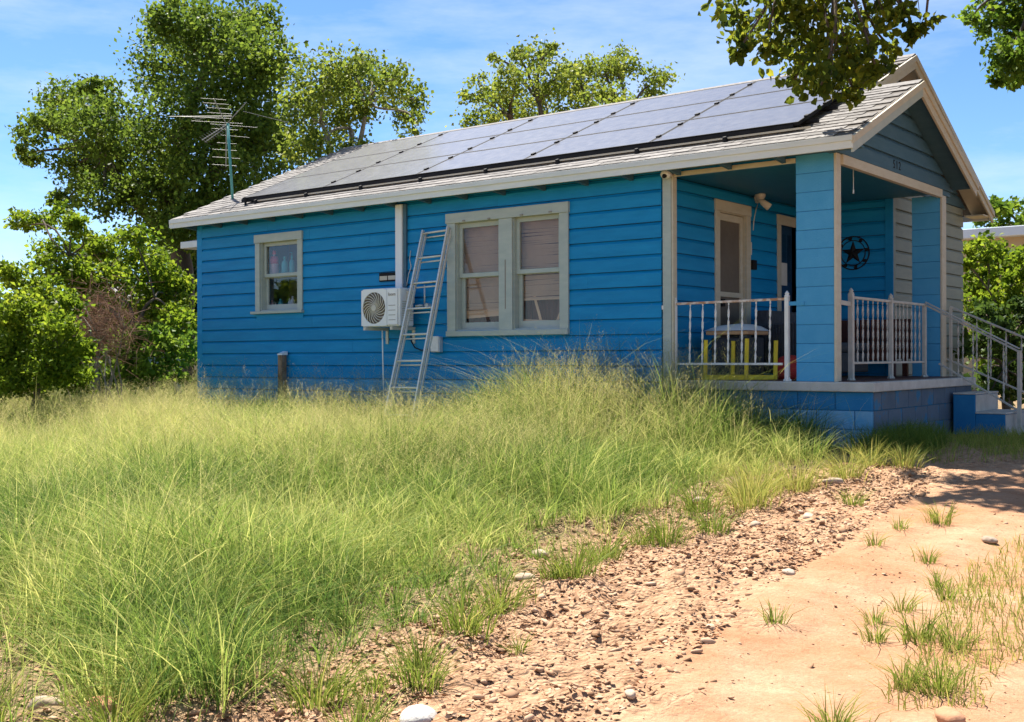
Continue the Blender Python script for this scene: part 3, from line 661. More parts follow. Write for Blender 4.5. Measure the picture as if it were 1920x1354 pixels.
rake(.081, .9, rz(.9)-.004, RY, RZ_-.004, 'cream', .0, .075, .03); rake(.066, .9, rz(.9), RY, RZ_, 'cream', .077, .175, .028)
rake(.081, RY, RZ_-.004, BE+.02, 2.40-.012, 'cream', .0, .075, .03); rake(.066, RY, RZ_, BE, 2.40, 'cream', .077, .175, .028)
rake(-10.15, -.33, rz(-.33)-.004, RY, RZ_-.004, 'fascia', .0, .11, .03); rake(-10.15, RY, RZ_-.004, BE+.02, 2.39, 'fascia', .0, .11, .03)
# porch and main gable soffits
b = MB(); b.extrude([(.432, -.29, rz(-.29)-.055), (.432, PK, rz(PK)-.055), (.432, PK, rz(PK)-.075), (.432, -.29, rz(-.29)-.075)], None, (.27, 0, 0)); b.build('soffit', 'bluegrey', roof)
b = MB(); b.extrude([(.432, PK, rz(PK)-.056), (.432, 3.72, rz(PK)-K*(3.72-PK)-.056), (.432, 3.72, rz(PK)-K*(3.72-PK)-.076), (.432, PK, rz(PK)-.076)], None, (.27, 0, 0)); b.build('soffit', 'bluegrey', roof)
b = MB(); b.extrude([(-.2, RY, RZ_-.056), (-.2, BE, 2.40-.056), (-.2, BE, 2.40-.076), (-.2, RY, RZ_-.076)], None, (.27, 0, 0)); b.build('soffit', 'cream', roof)
MB().box(-10.12, .08, BE+.002, BE+.03, 2.27, 2.385).build('fascia', 'fascia', roof)
MB().box(-.2, .07, YF-.05, BE, 2.30, 2.32).build('soffit', 'cream', roof)
# lean-to at the back left, only its white eave shows past the corner
lp = onY(338, 462, 4.0); le = float(lp[0])
MB().box(le, XL-.03, 4.0, 6.9, float(lp[2])-.05, float(lp[2])+.09).build('lean_to_eave', 'fascia', house, bevel=.01)
MB().extrude([(le+.02, 4.02, lp[2]+.092), (XL-.03, 4.02, lp[2]+.30), (XL-.03, 4.02, lp[2]+.092)], None, (0, 2.85, 0)).build('lean_to_roof', 'shingle', house)
MB().box(le+.25, XL-.03, 4.3, 6.8, -.62, float(lp[2])-.052).build('lean_to_wall', 'blue', house)
# ---- doors on the porch
def casing(wm, D, m, foot=0.0):
    b = MB(); a0, a1, z0, z1 = D
    wbox(b, wm, a0, a1, .024, .052, z1-.13, z1); wbox(b, wm, a0+.006, a0+.12, .024, .046, foot, z1-.131); wbox(b, wm, a1-.12, a1-.006, .024, .046, foot, z1-.131)
    wbox(b, wm, a0+.10, a0+.125, -.1, .024, foot, z1-.12); wbox(b, wm, a1-.125, a1-.10, -.1, .024, foot, z1-.12); wbox(b, wm, a0+.125, a1-.125, -.1, .024, z1-.14, z1-.11)
    return b
dr = casing(WD, D1, 'cream').build('door', 'cream', house, bevel=.004)
b = MB(); a0, a1 = d1[0]+.01, d1[1]-.01
wbox(b, WD, a0, a0+.07, -.03, .0, .02, 1.985); wbox(b, WD, a1-.07, a1, -.03, .0, .02, 1.985); wbox(b, WD, a0+.07, a1-.07, -.03, .0, 1.90, 1.985)
wbox(b, WD, a0+.07, a1-.07, -.03, .0, .98, 1.04); wbox(b, WD, a0+.07, a1-.07, -.03, .0, .02, .20)
b.build('screen_frame', 'cream', dr, bevel=.003)
b = MB(); wbox(b, WD, a0+.06, a1-.06, -.024, -.02, 1.03, 1.91); b.build('screen', 'screen', dr)
b = MB(); wbox(b, WD, a0+.06, a1-.06, -.024, -.02, .19, .99); b.build('screen', 'screen', dr)
b = MB(); wbox(b, WD, a0+.07, a0+.14, .0, .03, .86, .95); b.build('handle', 'black', dr)
D2b = (2.86, 3.62, 0, 2.11)
b = MB(); wbox(b, WD, 2.86, 3.495, .024, .052, 1.98, 2.11); wbox(b, WD, 2.866, 2.966, .024, .046, 0, 1.979)
dr2 = b.build('door', 'cream', house, bevel=.004)
b = MB(); wbox(b, WD, 2.962, 3.499, -.09, -.05, .0, 2.0); b.build('door_leaf', 'doorblue', dr2)
for i in range(3):
    b = MB(); wbox(b, WD, 3.04+i*.15, 3.14+i*.15, -.049, -.04, 1.25, 1.88); b.build('pane', 'glass', dr2)
b = MB(); wbox(b, WD, 3.06, 3.31, -.036, -.033, 1.20, 1.50); b.build('notice_paper', 'paper', dr2)

# ------------------------------------------------------------------ solar panels
H = 0.10; CO = [-8.86+i*1.775 for i in range(6)]; RO = [0.08+i*.9 for i in range(4)]
def rp_(x, y, n): q = np.array((x, y, rz(y)))+en*n; return q
rown = ['bottom row along the eave', 'middle row', 'top row under the ridge']; coln = ['first from the antenna', 'second from the antenna', 'third from the antenna', 'fourth from the antenna', 'last one above the porch']
for r in range(3):
    for c in range(5):
        x0, x1, y0, y1 = CO[c]+.006, CO[c+1]-.006, RO[r]+.004, RO[r+1]-.004
        t = thing('solar_panel', f'black solar panel in the {rown[r]}, {coln[c]}', 'solar panel', rp_((x0+x1)/2, y0, H), 'solar panels on the front roof slope')
        b = MB(); fw = .014
        def pb(xa, xb, ya, yb, n0, n1):
            b.poly([rp_(xa, ya, n0), rp_(xb, ya, n0), rp_(xb, yb, n0), rp_(xa, yb, n0), rp_(xa, ya, n1), rp_(xb, ya, n1), rp_(xb, yb, n1), rp_(xa, yb, n1)], [(0, 3, 2, 1), (4, 5, 6, 7), (0, 1, 5, 4), (1, 2, 6, 5), (2, 3, 7, 6), (3, 0, 4, 7)])
        pb(x0, x1, y0, y0+fw, H-.035, H+.003); pb(x0, x1, y1-fw, y1, H-.035, H+.003); pb(x0, x0+fw, y0+fw, y1-fw, H-.035, H+.003); pb(x1-fw, x1, y0+fw, y1-fw, H-.035, H+.003)
        b.build('frame', 'black', t)
        b = MB(); pb(x0+fw, x1-fw, y0+fw, y1-fw, H-.03, H); b.build('glass', 'solar', t)
        for yy in (y0+.2, y1-.2):
            b = MB(); pb(x1-.012, x1+.028, yy-.03, yy+.03, H+.004, H+.02); b.build('clamp', 'black', t)
for k, yy in enumerate([RO[r]+d for r in range(3) for d in (.2, .7)]):
    t = thing('mounting_rail', ['lowest', 'second', 'third', 'fourth', 'fifth', 'topmost'][k]+' aluminium rail under the solar panels, counted up from the eave', 'rail', rp_(-4, yy, .05), 'rails under the solar panels')
    b = MB().bar(rp_(CO[0]-.05, yy, .045), rp_(CO[5]+.12, yy, .045), .04, .04); b.build('rail', 'black', t)
    for x in np.arange(CO[0]+.2, CO[5], 1.22):
        f = MB().bar(rp_(x, yy, .005), rp_(x, yy, .024), .06, .05, (1, 0, 0)); f.build('foot', 'black', t)
sk = thing('panel_trim', 'black edge trim along the bottom of the solar array', 'trim', rp_(-4, .06, .06))
MB().bar(rp_(CO[0], .065, .062), rp_(CO[5]-.06, .065, .062), .018, .05).build('trim_strip', 'black', sk)
MB().bar(rp_(CO[0]+.3, .05, .038), rp_(CO[5]+.13, .05, .038), .02, .02).build('light_strip', 'cream', sk)
for x in np.arange(CO[0]+.35, CO[5], 1.1):
    p = rp_(x, .03, .012); MB().tube([p, p+en*.05], [.035, .022], 8).build('foot', 'black', sk)
vp = thing('roof_vent', 'small black capped pipe on the shingles below the solar panels', 'pipe', rp_(-8.62, -.02, 0))
p = rp_(-8.70, -.02, .0); MB().tube([p, p+(0, 0, .09)], .018, 10).build('pipe', 'black', vp); MB().tube([p+(0, 0, .075), p+(0, 0, .125)], .034, 10).build('cap', 'black', vp)

# ------------------------------------------------------------------ TV antenna on the roof
ab = np.array((-9.72, .55, rz(.55))); pxm = 18.7/FPX
an = thing('tv_antenna', 'old aluminium television antenna on a teal mast above the roof corner', 'antenna', ab)
mt = ab+np.array((-.02, 0, 1.20)) - _R*.06
MB().tube([ab-(0, 0, .02), mt], .021, 8).build('mast', 'mast', an, True)
Rr = np.array((_R[0], _R[1], 0)); Ff = np.array((_F[0], _F[1], 0))
def ap(px, py, dd=0.0): return mt+Rr*((px-655)*.00142)+np.array((0, 0, 1))*(-(py-400)*.00142)+Ff*dd*.3    # from the mast head, in antenna plane
def rod(pts, r, name='element'): MB().tube(pts, r*.72, 6).build(name, 'antenna', an)
rod([ap(548, 165, -.9), ap(635, 395, 0)], .013, 'boom'); rod([ap(640, 410, 0), ap(585, 850, .9)], .012, 'boom')
for px, py, l, rgt, dd in ((548, 165, 140, 135, -.9), (562, 208, 140, 140, -.75), (575, 252, 120, 140, -.6), (590, 300, 140, 130, -.42), (605, 345, 460, 100, -.25), (625, 385, 370, 200, -.1), (640, 410, 180, 340, 0), (632, 455, 160, 130, .1), (622, 520, 60, 260, .25), (612, 600, 100, 120, .4), (604, 670, 150, 120, .55), (594, 750, 150, 160, .7), (586, 830, 155, 120, .85)):
    rod([ap(px-l, py-l*.03, dd), ap(px+rgt, py+rgt*.10, dd+.05)], .0055)
rod([ap(650, 395, 0), ap(880, 180, -.35)], .011, 'boom'); rod([ap(840, 275, -.25), ap(1330, 395, -.1)], .006); rod([ap(0, 320, 0), ap(700, 318, 0)], .006)
rod([ap(650, 410, 0), ap(395, 605, -.5)], .012, 'boom'); rod([ap(660, 425, 0), ap(425, 625, -.45)], .009, 'boom')
for i in range(11):
    f = i/10; q = ap(640-235*f, 420+180*f, -.48*f); rod([q+Rr*-.055+(0, 0, .045), q+Rr*.07-np.array((0, 0, .05))], .004)
rod([ap(275, 345, -.2), ap(330, 365, -.2), ap(455, 330, -.1), ap(560, 350, 0)], .008)

# ------------------------------------------------------------------ things on the long wall
AX0, AX1, AY0, AY1, AZ0, AZ1 = -5.87, -5.19, -.42, -.14, .66, 1.155
ac = thing('air_conditioner', 'white outdoor air conditioner unit on wall brackets behind the ladder', 'air conditioner', ((AX0+AX1)/2, -.28, AZ0))
fcx, fcz, fr = AX0+.235, (AZ0+AZ1)/2-.005, .205
b = MB(); N = 40; sq = []
b.box(AX0, AX1, AY0+.02, AY1, AZ0, AZ1); b.build('body', 'plastic', ac, bevel=.018)
# front panel with a round opening
b = MB(); ring = [(fcx+fr*math.cos(2*math.pi*i/N), fcz+fr*math.sin(2*math.pi*i/N)) for i in range(N)]
px0, px1, pz0, pz1 = AX0+.006, AX0+.465, AZ0+.008, AZ1-.008; outer = []
for i in range(N):
    c_, s_ = math.cos(2*math.pi*i/N), math.sin(2*math.pi*i/N); k = 1e9
    if c_ > 1e-6: k = min(k, (px1-fcx)/c_)
    if c_ < -1e-6: k = min(k, (px0-fcx)/c_)
    if s_ > 1e-6: k = min(k, (pz1-fcz)/s_)
    if s_ < -1e-6: k = min(k, (pz0-fcz)/s_)
    outer.append((fcx+c_*k, fcz+s_*k))
vs_ = [(x, AY0, z) for x, z in ring]+[(x, AY0, z) for x, z in outer]+[(x, AY0+.03, z) for x, z in ring]+[(x, AY0+.03, z) for x, z in outer]
b.poly(vs_, [(i, N+i, N+(i+1) % N, (i+1) % N) for i in range(N)]+[(i, (i+1) % N, 2*N+(i+1) % N, 2*N+i) for i in range(N)]+[(N+i, 3*N+i, 3*N+(i+1) % N, N+(i+1) % N) for i in range(N)])
b.build('front_panel', 'plastic', ac)
MB().tube([(fcx, AY0+.012, fcz), (fcx, AY0+.019, fcz)], fr-.002, 32).build('fan_cavity', 'screen', ac)
for i in range(20):
    a0 = 2*math.pi*i/20; pts = []
    for j in range(7):
        f = j/6; r_ = .04+(fr-.045)*f; a = a0+.95*f; pts.append((fcx+r_*math.cos(a), AY0+.004+.004*(1-f), fcz+r_*math.sin(a)))
    MB().tube(pts, .0065, 6).build('grille_blade', 'plasticdim', ac, True)
MB().tube([(fcx, AY0-.006, fcz), (fcx, AY0+.01, fcz)], .042, 20).build('hub', 'plasticdim', ac)
MB().box(AX0+.472, AX1-.03, AY0-.001, AY0+.02, AZ0+.02, AZ1-.012).build('service_panel', 'plastic', ac, bevel=.004)
for i in range(4): MB().box(AX0+.50, AX0+.62, AY0-.0035, AY0-.0012, AZ0+.08+i*.062, AZ0+.086+i*.062).build('slot', 'screen', ac)
text_mesh('logo', 'loom', .062, 'screen', ac, Matrix.Translation((AX0+.56, AY0-.003, AZ1-.085)) @ Matrix.Rotation(math.pi/2, 4, 'X'), .001)
b = MB()
for i in range(9): b.box(AX1-.001, AX1+.006, AY0+.06, AY1-.02, AZ0+.07+i*.03, AZ0+.082+i*.03)
b.build('side_grille', 'plasticdim', ac)
MB().box(AX1-.002, AX1+.035, AY1-.14, AY1-.02, AZ0+.30, AZ1-.04).build('valve_cover', 'plasticdim', ac, bevel=.006)
for x in (AX0+.08, AX1-.12):
    br = MB(); br.box(x, x+.04, -.46, -.03, AZ0-.045, AZ0-.004); br.box(x, x+.04, -.045, -.026, AZ0-.22, AZ0-.046); br.build('bracket', 'plasticdim', ac)
dt = thing('drain_tube', 'thin white drain tube hanging below the air conditioner', 'tube', (-5.55, -.28, g1(-5.5, -.3)))
p = onY(717, 620, -.25); MB().tube([(p[0], -.25, AZ0-.04), (p[0]+.005, -.25, .3), (p[0]+.01, -.24, -.2), (p[0]+.012, -.24, g1(p[0], -.3)+.02)], .009, 8).build('tube', 'plastic', dt, True)
ls = thing('line_set_cover', 'white vertical line cover on the wall above the air conditioner', 'duct', (-5.51, -.05, 1.16))
MB().box(-5.572, -5.455, -.085, -.026, 1.10, 2.27).build('cover', 'plastic', ls, bevel=.006); MB().box(-5.45, -5.40, -.062, -.026, 1.18, 2.27).build('conduit', 'bluegrey', ls, bevel=.004)
cb_ = thing('cable', 'loose grey cable hanging beside the white line cover', 'cable', (-5.3, -.06, 1.2))
pts = [onY(u, v, -.05) for u, v in ((770, 470), (768, 487), (771, 500), (766, 515), (764, 528), (760, 545))]
MB().tube(pts, .006, 6).build('wire', 'plasticdim', cb_, True)
el = thing('electrical_box', 'grey electrical disconnect box on the wall beside the ladder', 'box', (-4.86, -.08, .3))
MB().box(-4.935, -4.79, -.10, -.026, .325, .525).build('box', 'galv', el, bevel=.008); MB().box(-4.928, -4.797, -.112, -.101, .335, .53).build('cover', 'galv', el, bevel=.004)
pts = [onY(u, v, -.06) for u, v in ((770, 625), (771, 640), (778, 652), (790, 657), (800, 656), (808, 652))]
MB().tube(pts, .008, 6).build('hose', 'black', el, True)
wp = thing('wall_plate', 'small dark framed cream vent plate above the air conditioner', 'plate', (-5.74, -.04, 1.27))
MB().box(-5.90, -5.585, -.052, -.026, 1.272, 1.388).build('frame', 'black', wp); MB().box(-5.885, -5.75, -.058, -.053, 1.29, 1.345).build('plate', 'cream', wp); MB().box(-5.73, -5.60, -.058, -.053, 1.29, 1.345).build('plate', 'cream', wp)
sp_ = thing('spigot', 'grey faucet valve and pipe on the wall beside the air conditioner', 'valve', (-5.05, -.1, .9))
MB().tube([(-5.10, -.03, .93), (-5.10, -.12, .93), (-5.16, -.14, .92)], .016, 8).tube([(-5.10, -.03, .94), (-5.10, -.03, 1.2)], .012, 8).build('pipe', 'galv', sp_, True); MB().tube([(-5.02, -.03, .93), (-5.02, -.09, .93)], .03, 10).build('valve', 'galv', sp_)
pst = thing('wooden_post', 'short weathered wooden post with peeling paint standing against the blue wall', 'post', (-7.79, -.12, -.64))
MB().box(-7.835, -7.745, -.155, -.065, -.66, .30).build('post', 'postwood', pst, bevel=.006)
MB().poly([(-7.84, -.16, .301), (-7.74, -.16, .301), (-7.74, -.05, .301), (-7.84, -.05, .301), (-7.84, -.16, .318), (-7.74, -.16, .318), (-7.74, -.05, .355), (-7.84, -.05, .355)], [(0, 3, 2, 1), (4, 5, 6, 7), (0, 1, 5, 4), (1, 2, 6, 5), (2, 3, 7, 6), (3, 0, 4, 7)]).build('cap', 'plastic', pst)
# ladder
fy = -.98
la = thing('ladder', 'aluminium extension ladder leaning on the blue wall beside the double window', 'ladder', (-4.75, fy, g1(-4.75, fy)))
tl, tr_ = np.array((-5.08, -.075, 1.90)), np.array((-4.655, -.075, 1.915)); bl, br_ = np.array((-4.97, fy, g1(-4.97, fy)-.02)), np.array((-4.50, fy, g1(-4.5, fy)-.02))
ld = np.array((0, -.9, -.3))
for nm, a, b_ in (('rail', bl, tl), ('rail', br_, tr_)):
    MB().bar(a, b_, .024, .040, (0, 1, 0)).build(nm, 'alu', la, bevel=.003)
off = np.array((.035, .062, .02))
for a, b_ in ((bl, tl), (br_, tr_)):
    s_ = 1 if a is br_ else 1
    MB().bar(a+(b_-a)*.05+np.array((.020*s_, .045, 0)), a+(b_-a)*.985+np.array((.020*s_, .045, 0)), .018, .030, (0, 1, 0)).build('fly_rail', 'alu', la, bevel=.003)
for i in range(8):
    f = .105+i*.1255
    if f > .995: f = .985
    MB().tube([bl+(tl-bl)*f, br_+(tr_-br_)*f], .013, 8).build('rung', 'alu', la, True)
    MB().tube([bl+(tl-bl)*(f-.02)+(.03, .05, 0), br_+(tr_-br_)*(f-.02)+(.03, .05, 0)], .010, 8).build('rung', 'alu', la, True)
# ------------------------------------------------------------------ porch things
sc_ = thing('security_camera', 'white dome security camera at the top of the sage corner board', 'camera', (-1.47, -.09, 2.2))
c0 = onY(1249, 330, -.09); MB().tube([c0+(0, .055, .035), c0+(0, -.0, .03), c0+(0, -.03, .0)], [.05, .055, .052], 16).build('housing', 'plastic', sc_, True); MB().tube([c0+(.0, -.03, .0), c0+(.0, -.05, -.014), c0+(0, -.06, -.022)], [.026, .022, .010], 14).build('lens', 'black', sc_, True)
def baluster(b0, b1, parent, m='white'):
    b0, b1 = np.array(b0, float), np.array(b1, float); n = 26; v, f = [], []
    for i in range(n):
        t_ = i/(n-1); p = b0+(b1-b0)*t_; tw = 0 if t_ < .06 or t_ > .94 else (t_-.06)*math.pi*5.5; hw, hd = .0105, .0045
        if t_ < .06 or t_ > .94: hw = hd = .006
        for sx, sy in ((-1, -1), (1, -1), (1, 1), (-1, 1)):
            x, y = sx*hw, sy*hd; v.append((p[0]+x*math.cos(tw)-y*math.sin(tw), p[1]+x*math.sin(tw)+y*math.cos(tw), p[2]))
    for i in range(n-1):
        for k in range(4): f.append((i*4+k, i*4+(k+1) % 4, i*4+4+(k+1) % 4, i*4+4+k))
    b = MB(); b.poly(v, f); return b.build('baluster', m, parent)
def rpost(x, y, z0, z1, parent, m='white', r=.022, cap=True):
    b = MB().box(x-r, x+r, y-r, y+r, z0, z1); b.build('post', m, parent, bevel=.003)
    if cap: MB().lathe((x, y, z1), [(.030, 0), (.032, .01), (.02, .022), (.026, .034), (.004, .062)], 8).build('finial', m, parent)
    MB().lathe((x, y, z0+.001), [(.046, 0), (.046, .012), (.03, .03), (.024, .05)], 4).build('foot', m, parent)
r1 = thing('porch_railing', 'white metal railing with twisted balusters and a rusty top bar, beside the sage corner board', 'railing', (-.78, .03, 0))
rpost(-1.437, .03, .0, .865, r1); rpost(-.112, .03, .0, .872, r1)
MB().bar((-1.415, .03, .838), (-.134, .03, .85), .028, .026).build('top_rail', 'rust', r1, bevel=.003)
MB().bar((-1.415, .03, .178), (-.165, .03, .178), .028, .024).build('bottom_rail', 'white', r1, bevel=.003)
for x in (-1.241, -1.088, -.933, -.778, -.618, -.459, -.299): baluster((x-.012, .03, .19), (x, .03, .838), r1)
MB().bar((-1.56, -.04, .80), (-1.458, .03, .80), .012, .045).build('wall_bracket', 'white', r1); MB().bar((-.09, .03, .80), (.09, -.006, .80), .012, .04).build('wall_bracket', 'blueblock', r1)
r2 = thing('porch_railing', 'white metal railing with close twisted balusters between column and steps', 'railing', (.37, 1.7, 0))
rpost(.37, .535, .0, .905, r2, 'shadewhite', r=.026); rpost(.37, 1.70, .0, .895, r2, 'shadewhite'); rpost(.37, 2.83, .0, .885, r2, 'shadewhite', cap=False)
MB().bar((.37, .562, .868), (.37, 2.81, .868), .028, .028).build('top_rail', 'shadewhite', r2, bevel=.003); MB().bar((.37, .562, .185), (.37, 2.81, .185), .028, .024).build('bottom_rail', 'shadewhite', r2, bevel=.003)
for y in (.711, .861, 1.007, 1.155, 1.298, 1.444, 1.584, 1.863, 1.984, 2.107, 2.232, 2.377, 2.506, 2.656): baluster((.37, y, .197), (.37, y, .855), r2, 'shadewhite')
MB().bar((.43, .10, .80), (.37, .51, .80), .012, .045).build('wall_bracket', 'shadewhite', r2)
# steps
stp = MB(); stp.box(.836, 1.08, 2.40, 3.30, -.66, -.185); stp.box(1.081, 1.40, 2.40, 3.30, -.66, -.40)
st_ = stp.build('steps', 'stepblue', house, bevel=.008)
MB().box(.838, 1.09, 2.39, 3.31, -.184, -.165).build('tread', 'concrete', st_, bevel=.005); MB().box(1.083, 1.415, 2.39, 3.31, -.399, -.38).build('tread', 'concrete', st_, bevel=.005)
MB().box(1.081, 1.087, 2.41, 3.29, -.378, -.19).build('riser', 'concrete', st_); MB().box(1.401, 1.407, 2.41, 3.29, -.64, -.405).build('riser', 'concrete', st_)
h1 = thing('stair_handrail', 'white metal handrail from the porch railing down the steps to a ground post', 'handrail', (1.47, 2.72, -.64))
a_, b_ = np.array((.39, 2.82, .865)), np.array((1.47, 2.72, .30))
MB().bar(a_, b_, .03, .02).build('top_rail', 'shadewhite', h1, bevel=.003); MB().bar(a_+(0, 0, .035), b_+(0, 0, .035), .032, .012).build('top_rail', 'shadewhite', h1)
MB().bar(a_+(.16, -.01, -.70), b_+(-.02, 0, -.66), .026, .02).build('bottom_rail', 'shadewhite', h1, bevel=.003)
MB().box(1.45, 1.49, 2.70, 2.74, -.66, .315).build('post', 'shadewhite', h1, bevel=.003)
for f in (.36, .52, .68, .84):
    p = a_+(b_-a_)*f; baluster(p+(0, 0, -.66), p, h1, 'shadewhite')
h2 = thing('stair_handrail', 'white metal handrail on the far side of the steps, against the bushes', 'handrail', (1.5, 3.34, -.64))
a_, b_ = np.array((.50, 3.40, .86)), np.array((1.75, 3.40, .29))
MB().bar(a_, b_, .034, .022).build('top_rail', 'shadewhite', h2, bevel=.003); MB().bar(a_+(-.05, 0, -.64), b_+(0, 0, -.64), .026, .02).build('bottom_rail', 'shadewhite', h2, bevel=.003)
MB().box(1.73, 1.77, 3.38, 3.42, -.66, .30).build('post', 'shadewhite', h2)
MB().box(.49, .52, 3.385, 3.415, .0, .85).build('post', 'shadewhite', h2)
for f in (.12, .25, .38, .52, .66, .8):
    p = a_+(b_-a_)*f; baluster(p+(0, 0, -.64), p, h2, 'shadewhite')
# star
sx, sy, szz = -.758, 3.47, 1.60; R0 = .215
star = thing('wall_star', 'dark metal five pointed star in a double ring hung on the porch wall', 'wall decor', (sx, sy, szz-R0))
def ringm(r, th): MB().tube([(sx+r*math.cos(2*math.pi*i/32), sy, szz+r*math.sin(2*math.pi*i/32)) for i in range(33)], th, 6, False).build('ring', 'black', star, True)
ringm(R0, .009); ringm(R0*.76, .007)
pts = []
for i in range(10):
    r = R0*.76 if i % 2 == 0 else R0*.30; a = math.pi/2+i*math.pi/5; pts.append((sx+r*math.cos(a), sy, szz+r*math.sin(a)))
MB().poly(pts+[(sx, sy-.045, szz), (sx, sy+.005, szz)], [(i, (i+1) % 10, 10) for i in range(10)]+[((i+1) % 10, i, 11) for i in range(10)]).build('star', 'black', star)
for i in range(8):
    a = i*math.pi/4+.2; rr = R0*.88; MB().tube([(sx+rr*math.cos(a)-.02, sy, szz+rr*math.sin(a)), (sx+rr*math.cos(a)+.02, sy, szz+rr*math.sin(a))], .02, 6).build('boss', 'black', star)
# porch lamp with flex
lm = thing('porch_lamp', 'twin headed floodlight high on the porch wall beside the screen door', 'lamp', (-1.5, 2.35, 2.1))
c0 = onX(1427, 372, -1.48); c1 = onX(1422, 366, -1.42); c2 = onX(1431, 380, -1.42)
MB().tube([(XW+.024, c0[1], c0[2]), (XW+.05, c0[1], c0[2])], .06, 14).build('base', 'paper', lm)
for c_, dz in ((c1, (.07, -.03, -.01)), (c2, (.06, .05, -.06))):
    MB().tube([c_-np.array(dz)*.6, c_, c_+np.array(dz)], [.02, .042, .05], 12).build('lamp_head', 'paper', lm, True)
MB().tube([onX(u, v, XW+.03) for u, v in ((1420, 384), (1417, 395), (1415, 404), (1413, 416), (1412, 432))], .008, 6).build('flex', 'plasticdim', lm, True)
pl = thing('doorbell', 'small cream switch plate on the porch wall beside the screen door', 'switch', tuple(onX(1405, 475, XW+.03)))
p = onX(1405, 466, XW+.03); MB().box(XW+.025, XW+.045, p[1]-.045, p[1]+.045, p[2]-.08, p[2]+.08).build('plate', 'paper', pl, bevel=.004)
mbx = thing('mailbox', 'small black box on the porch wall under the switch plate', 'box', tuple(onX(1411, 505, XW+.03)))
p = onX(1411, 497, XW+.03); MB().box(XW+.025, XW+.07, p[1]-.05, p[1]+.05, p[2]-.06, p[2]+.06).build('box', 'black', mbx, bevel=.006)
pc = thing('pull_cord', 'thin white pull cord hanging from the porch ceiling', 'cord', (.2, 1.0, 2.0))
p = onY(1600, 330, 1.0); MB().tube([(p[0], 1.0, 2.27), (p[0], 1.0, p[2]-.15)], .004, 6).build('cord', 'plastic', pc); MB().tube([(p[0], 1.0, p[2]-.15), (p[0], 1.0, p[2]-.19)], .009, 8).build('knob', 'plastic', pc)
# ottoman with a white cushion
ot = thing('ottoman', 'dark wicker ottoman with a white cushion behind the porch railing', 'ottoman', (-1.05, .75, 0))
MB().box(-1.27, -.82, .55, .98, .03, .47).build('base', 'wicker', ot, bevel=.02); MB().box(-1.31, -.79, .50, 1.02, .50, .545).build('board', 'tan', ot, bevel=.008)
v, f = [], []; n = 9
for i in range(n):
    for j in range(n):
        x, y = -1.325+.545*i/(n-1), .49+.55*j/(n-1); e = max(abs(i-(n-1)/2), abs(j-(n-1)/2))/((n-1)/2)
        v.append((x, y, .547+.085*(1-e**3)*(1-.35*(1-i/(n-1))**2)))
for i in range(n-1):
    for j in range(n-1): f.append((i*n+j, (i+1)*n+j, (i+1)*n+j+1, i*n+j+1))
MB().poly(v, f).build('cushion', 'whitecloth', ot, True)
for x, y in ((-1.25, .57), (-.84, .57), (-1.25, .96), (-.84, .96)): MB().box(x-.02, x+.02, y-.02, y+.02, .001, .03).build('leg', 'black', ot)
# wicker sofa
sf = thing('wicker_sofa', 'dark wicker sofa half hidden by the near column', 'sofa', (-.7, 2.1, 0))
MB().extrude([(-1.14, 1.30, .06), (-.30, 1.30, .06), (-.30, 1.30, .66), (-1.14, 1.30, .62)], None, (0, .12, 0)).build('arm', 'wicker', sf, bevel=.02)
MB().box(-1.14, -.98, 1.425, 2.8, .06, .80).build('backrest', 'wicker', sf, bevel=.02); MB().box(-.975, -.30, 1.425, 2.8, .06, .30).build('base', 'wicker', sf, bevel=.02)
MB().box(-.97, -.29, 1.43, 2.8, .302, .42).build('seat_cushion', 'wicker', sf, bevel=.03); 
for i in range(24):
    x = -1.125+i*.0345; MB().tube([(x, 1.293, .08), (x, 1.293, .61+.04*(x+1.14)/.84)], .009, 5).build('weave_strand', 'wicker', sf)
bag = thing('red_bag', 'red cloth bag on the porch floor beside the railing foot', 'bag', (-.45, .9, 0))
p = onY(1478, 690, .9); MB().lathe((p[0]+.02, .9, .001), [(.14, 0), (.17, .06), (.165, .16), (.12, .24), (.05, .27)], 14).build('bag', 'redcloth', bag, True)
# red brown bench by the star wall
bn_ = thing('wooden_bench', 'dark red brown slatted wooden bench against the porch wall under the star', 'bench', (-.35, 3.0, 0))
for i in range(7): MB().box(-.88+i*.14, -.76+i*.14, 3.28, 3.31, .22, .72).build('back_slat', 'redwood', bn_, bevel=.004)
for i in range(4): MB().box(-.9, .05, 2.78+i*.115, 2.88+i*.115, .36, .39).build('seat_slat', 'redwood', bn_, bevel=.004)
MB().box(-.9, .05, 2.75, 2.778, .20, .36).build('apron', 'redwood', bn_, bevel=.004)
for x, y in ((-.86, 2.8), (.0, 2.8), (-.86, 3.24), (.0, 3.24)): MB().box(x-.03, x+.03, y-.03, y+.03, .001, .358).build('leg', 'redwood', bn_)
# upturned yellow stool
ys_ = thing('yellow_stool', 'upturned yellow metal stool with its legs in the air behind the railing', 'stool', (-.9, .35, 0))
MB().bar((-1.19, .22, .03), (-.65, .22, .03), .045, .05).bar((-1.0, .52, .03), (-.46, .52, .03), .045, .05).bar((-1.168, .2455, .03), (-.978, .4945, .03), .045, .05).bar((-.672, .2455, .03), (-.482, .4945, .03), .045, .05).build('seat_frame', 'yellow', ys_, bevel=.006)
for x, y, h in ((-1.165, .22, .44), (-.67, .22, .45), (-.985, .52, .43), (-.475, .52, .43)):
    MB().tube([(x, y, .056), (x+.01, y, h)], .023, 10).build('leg', 'yellow', ys_)

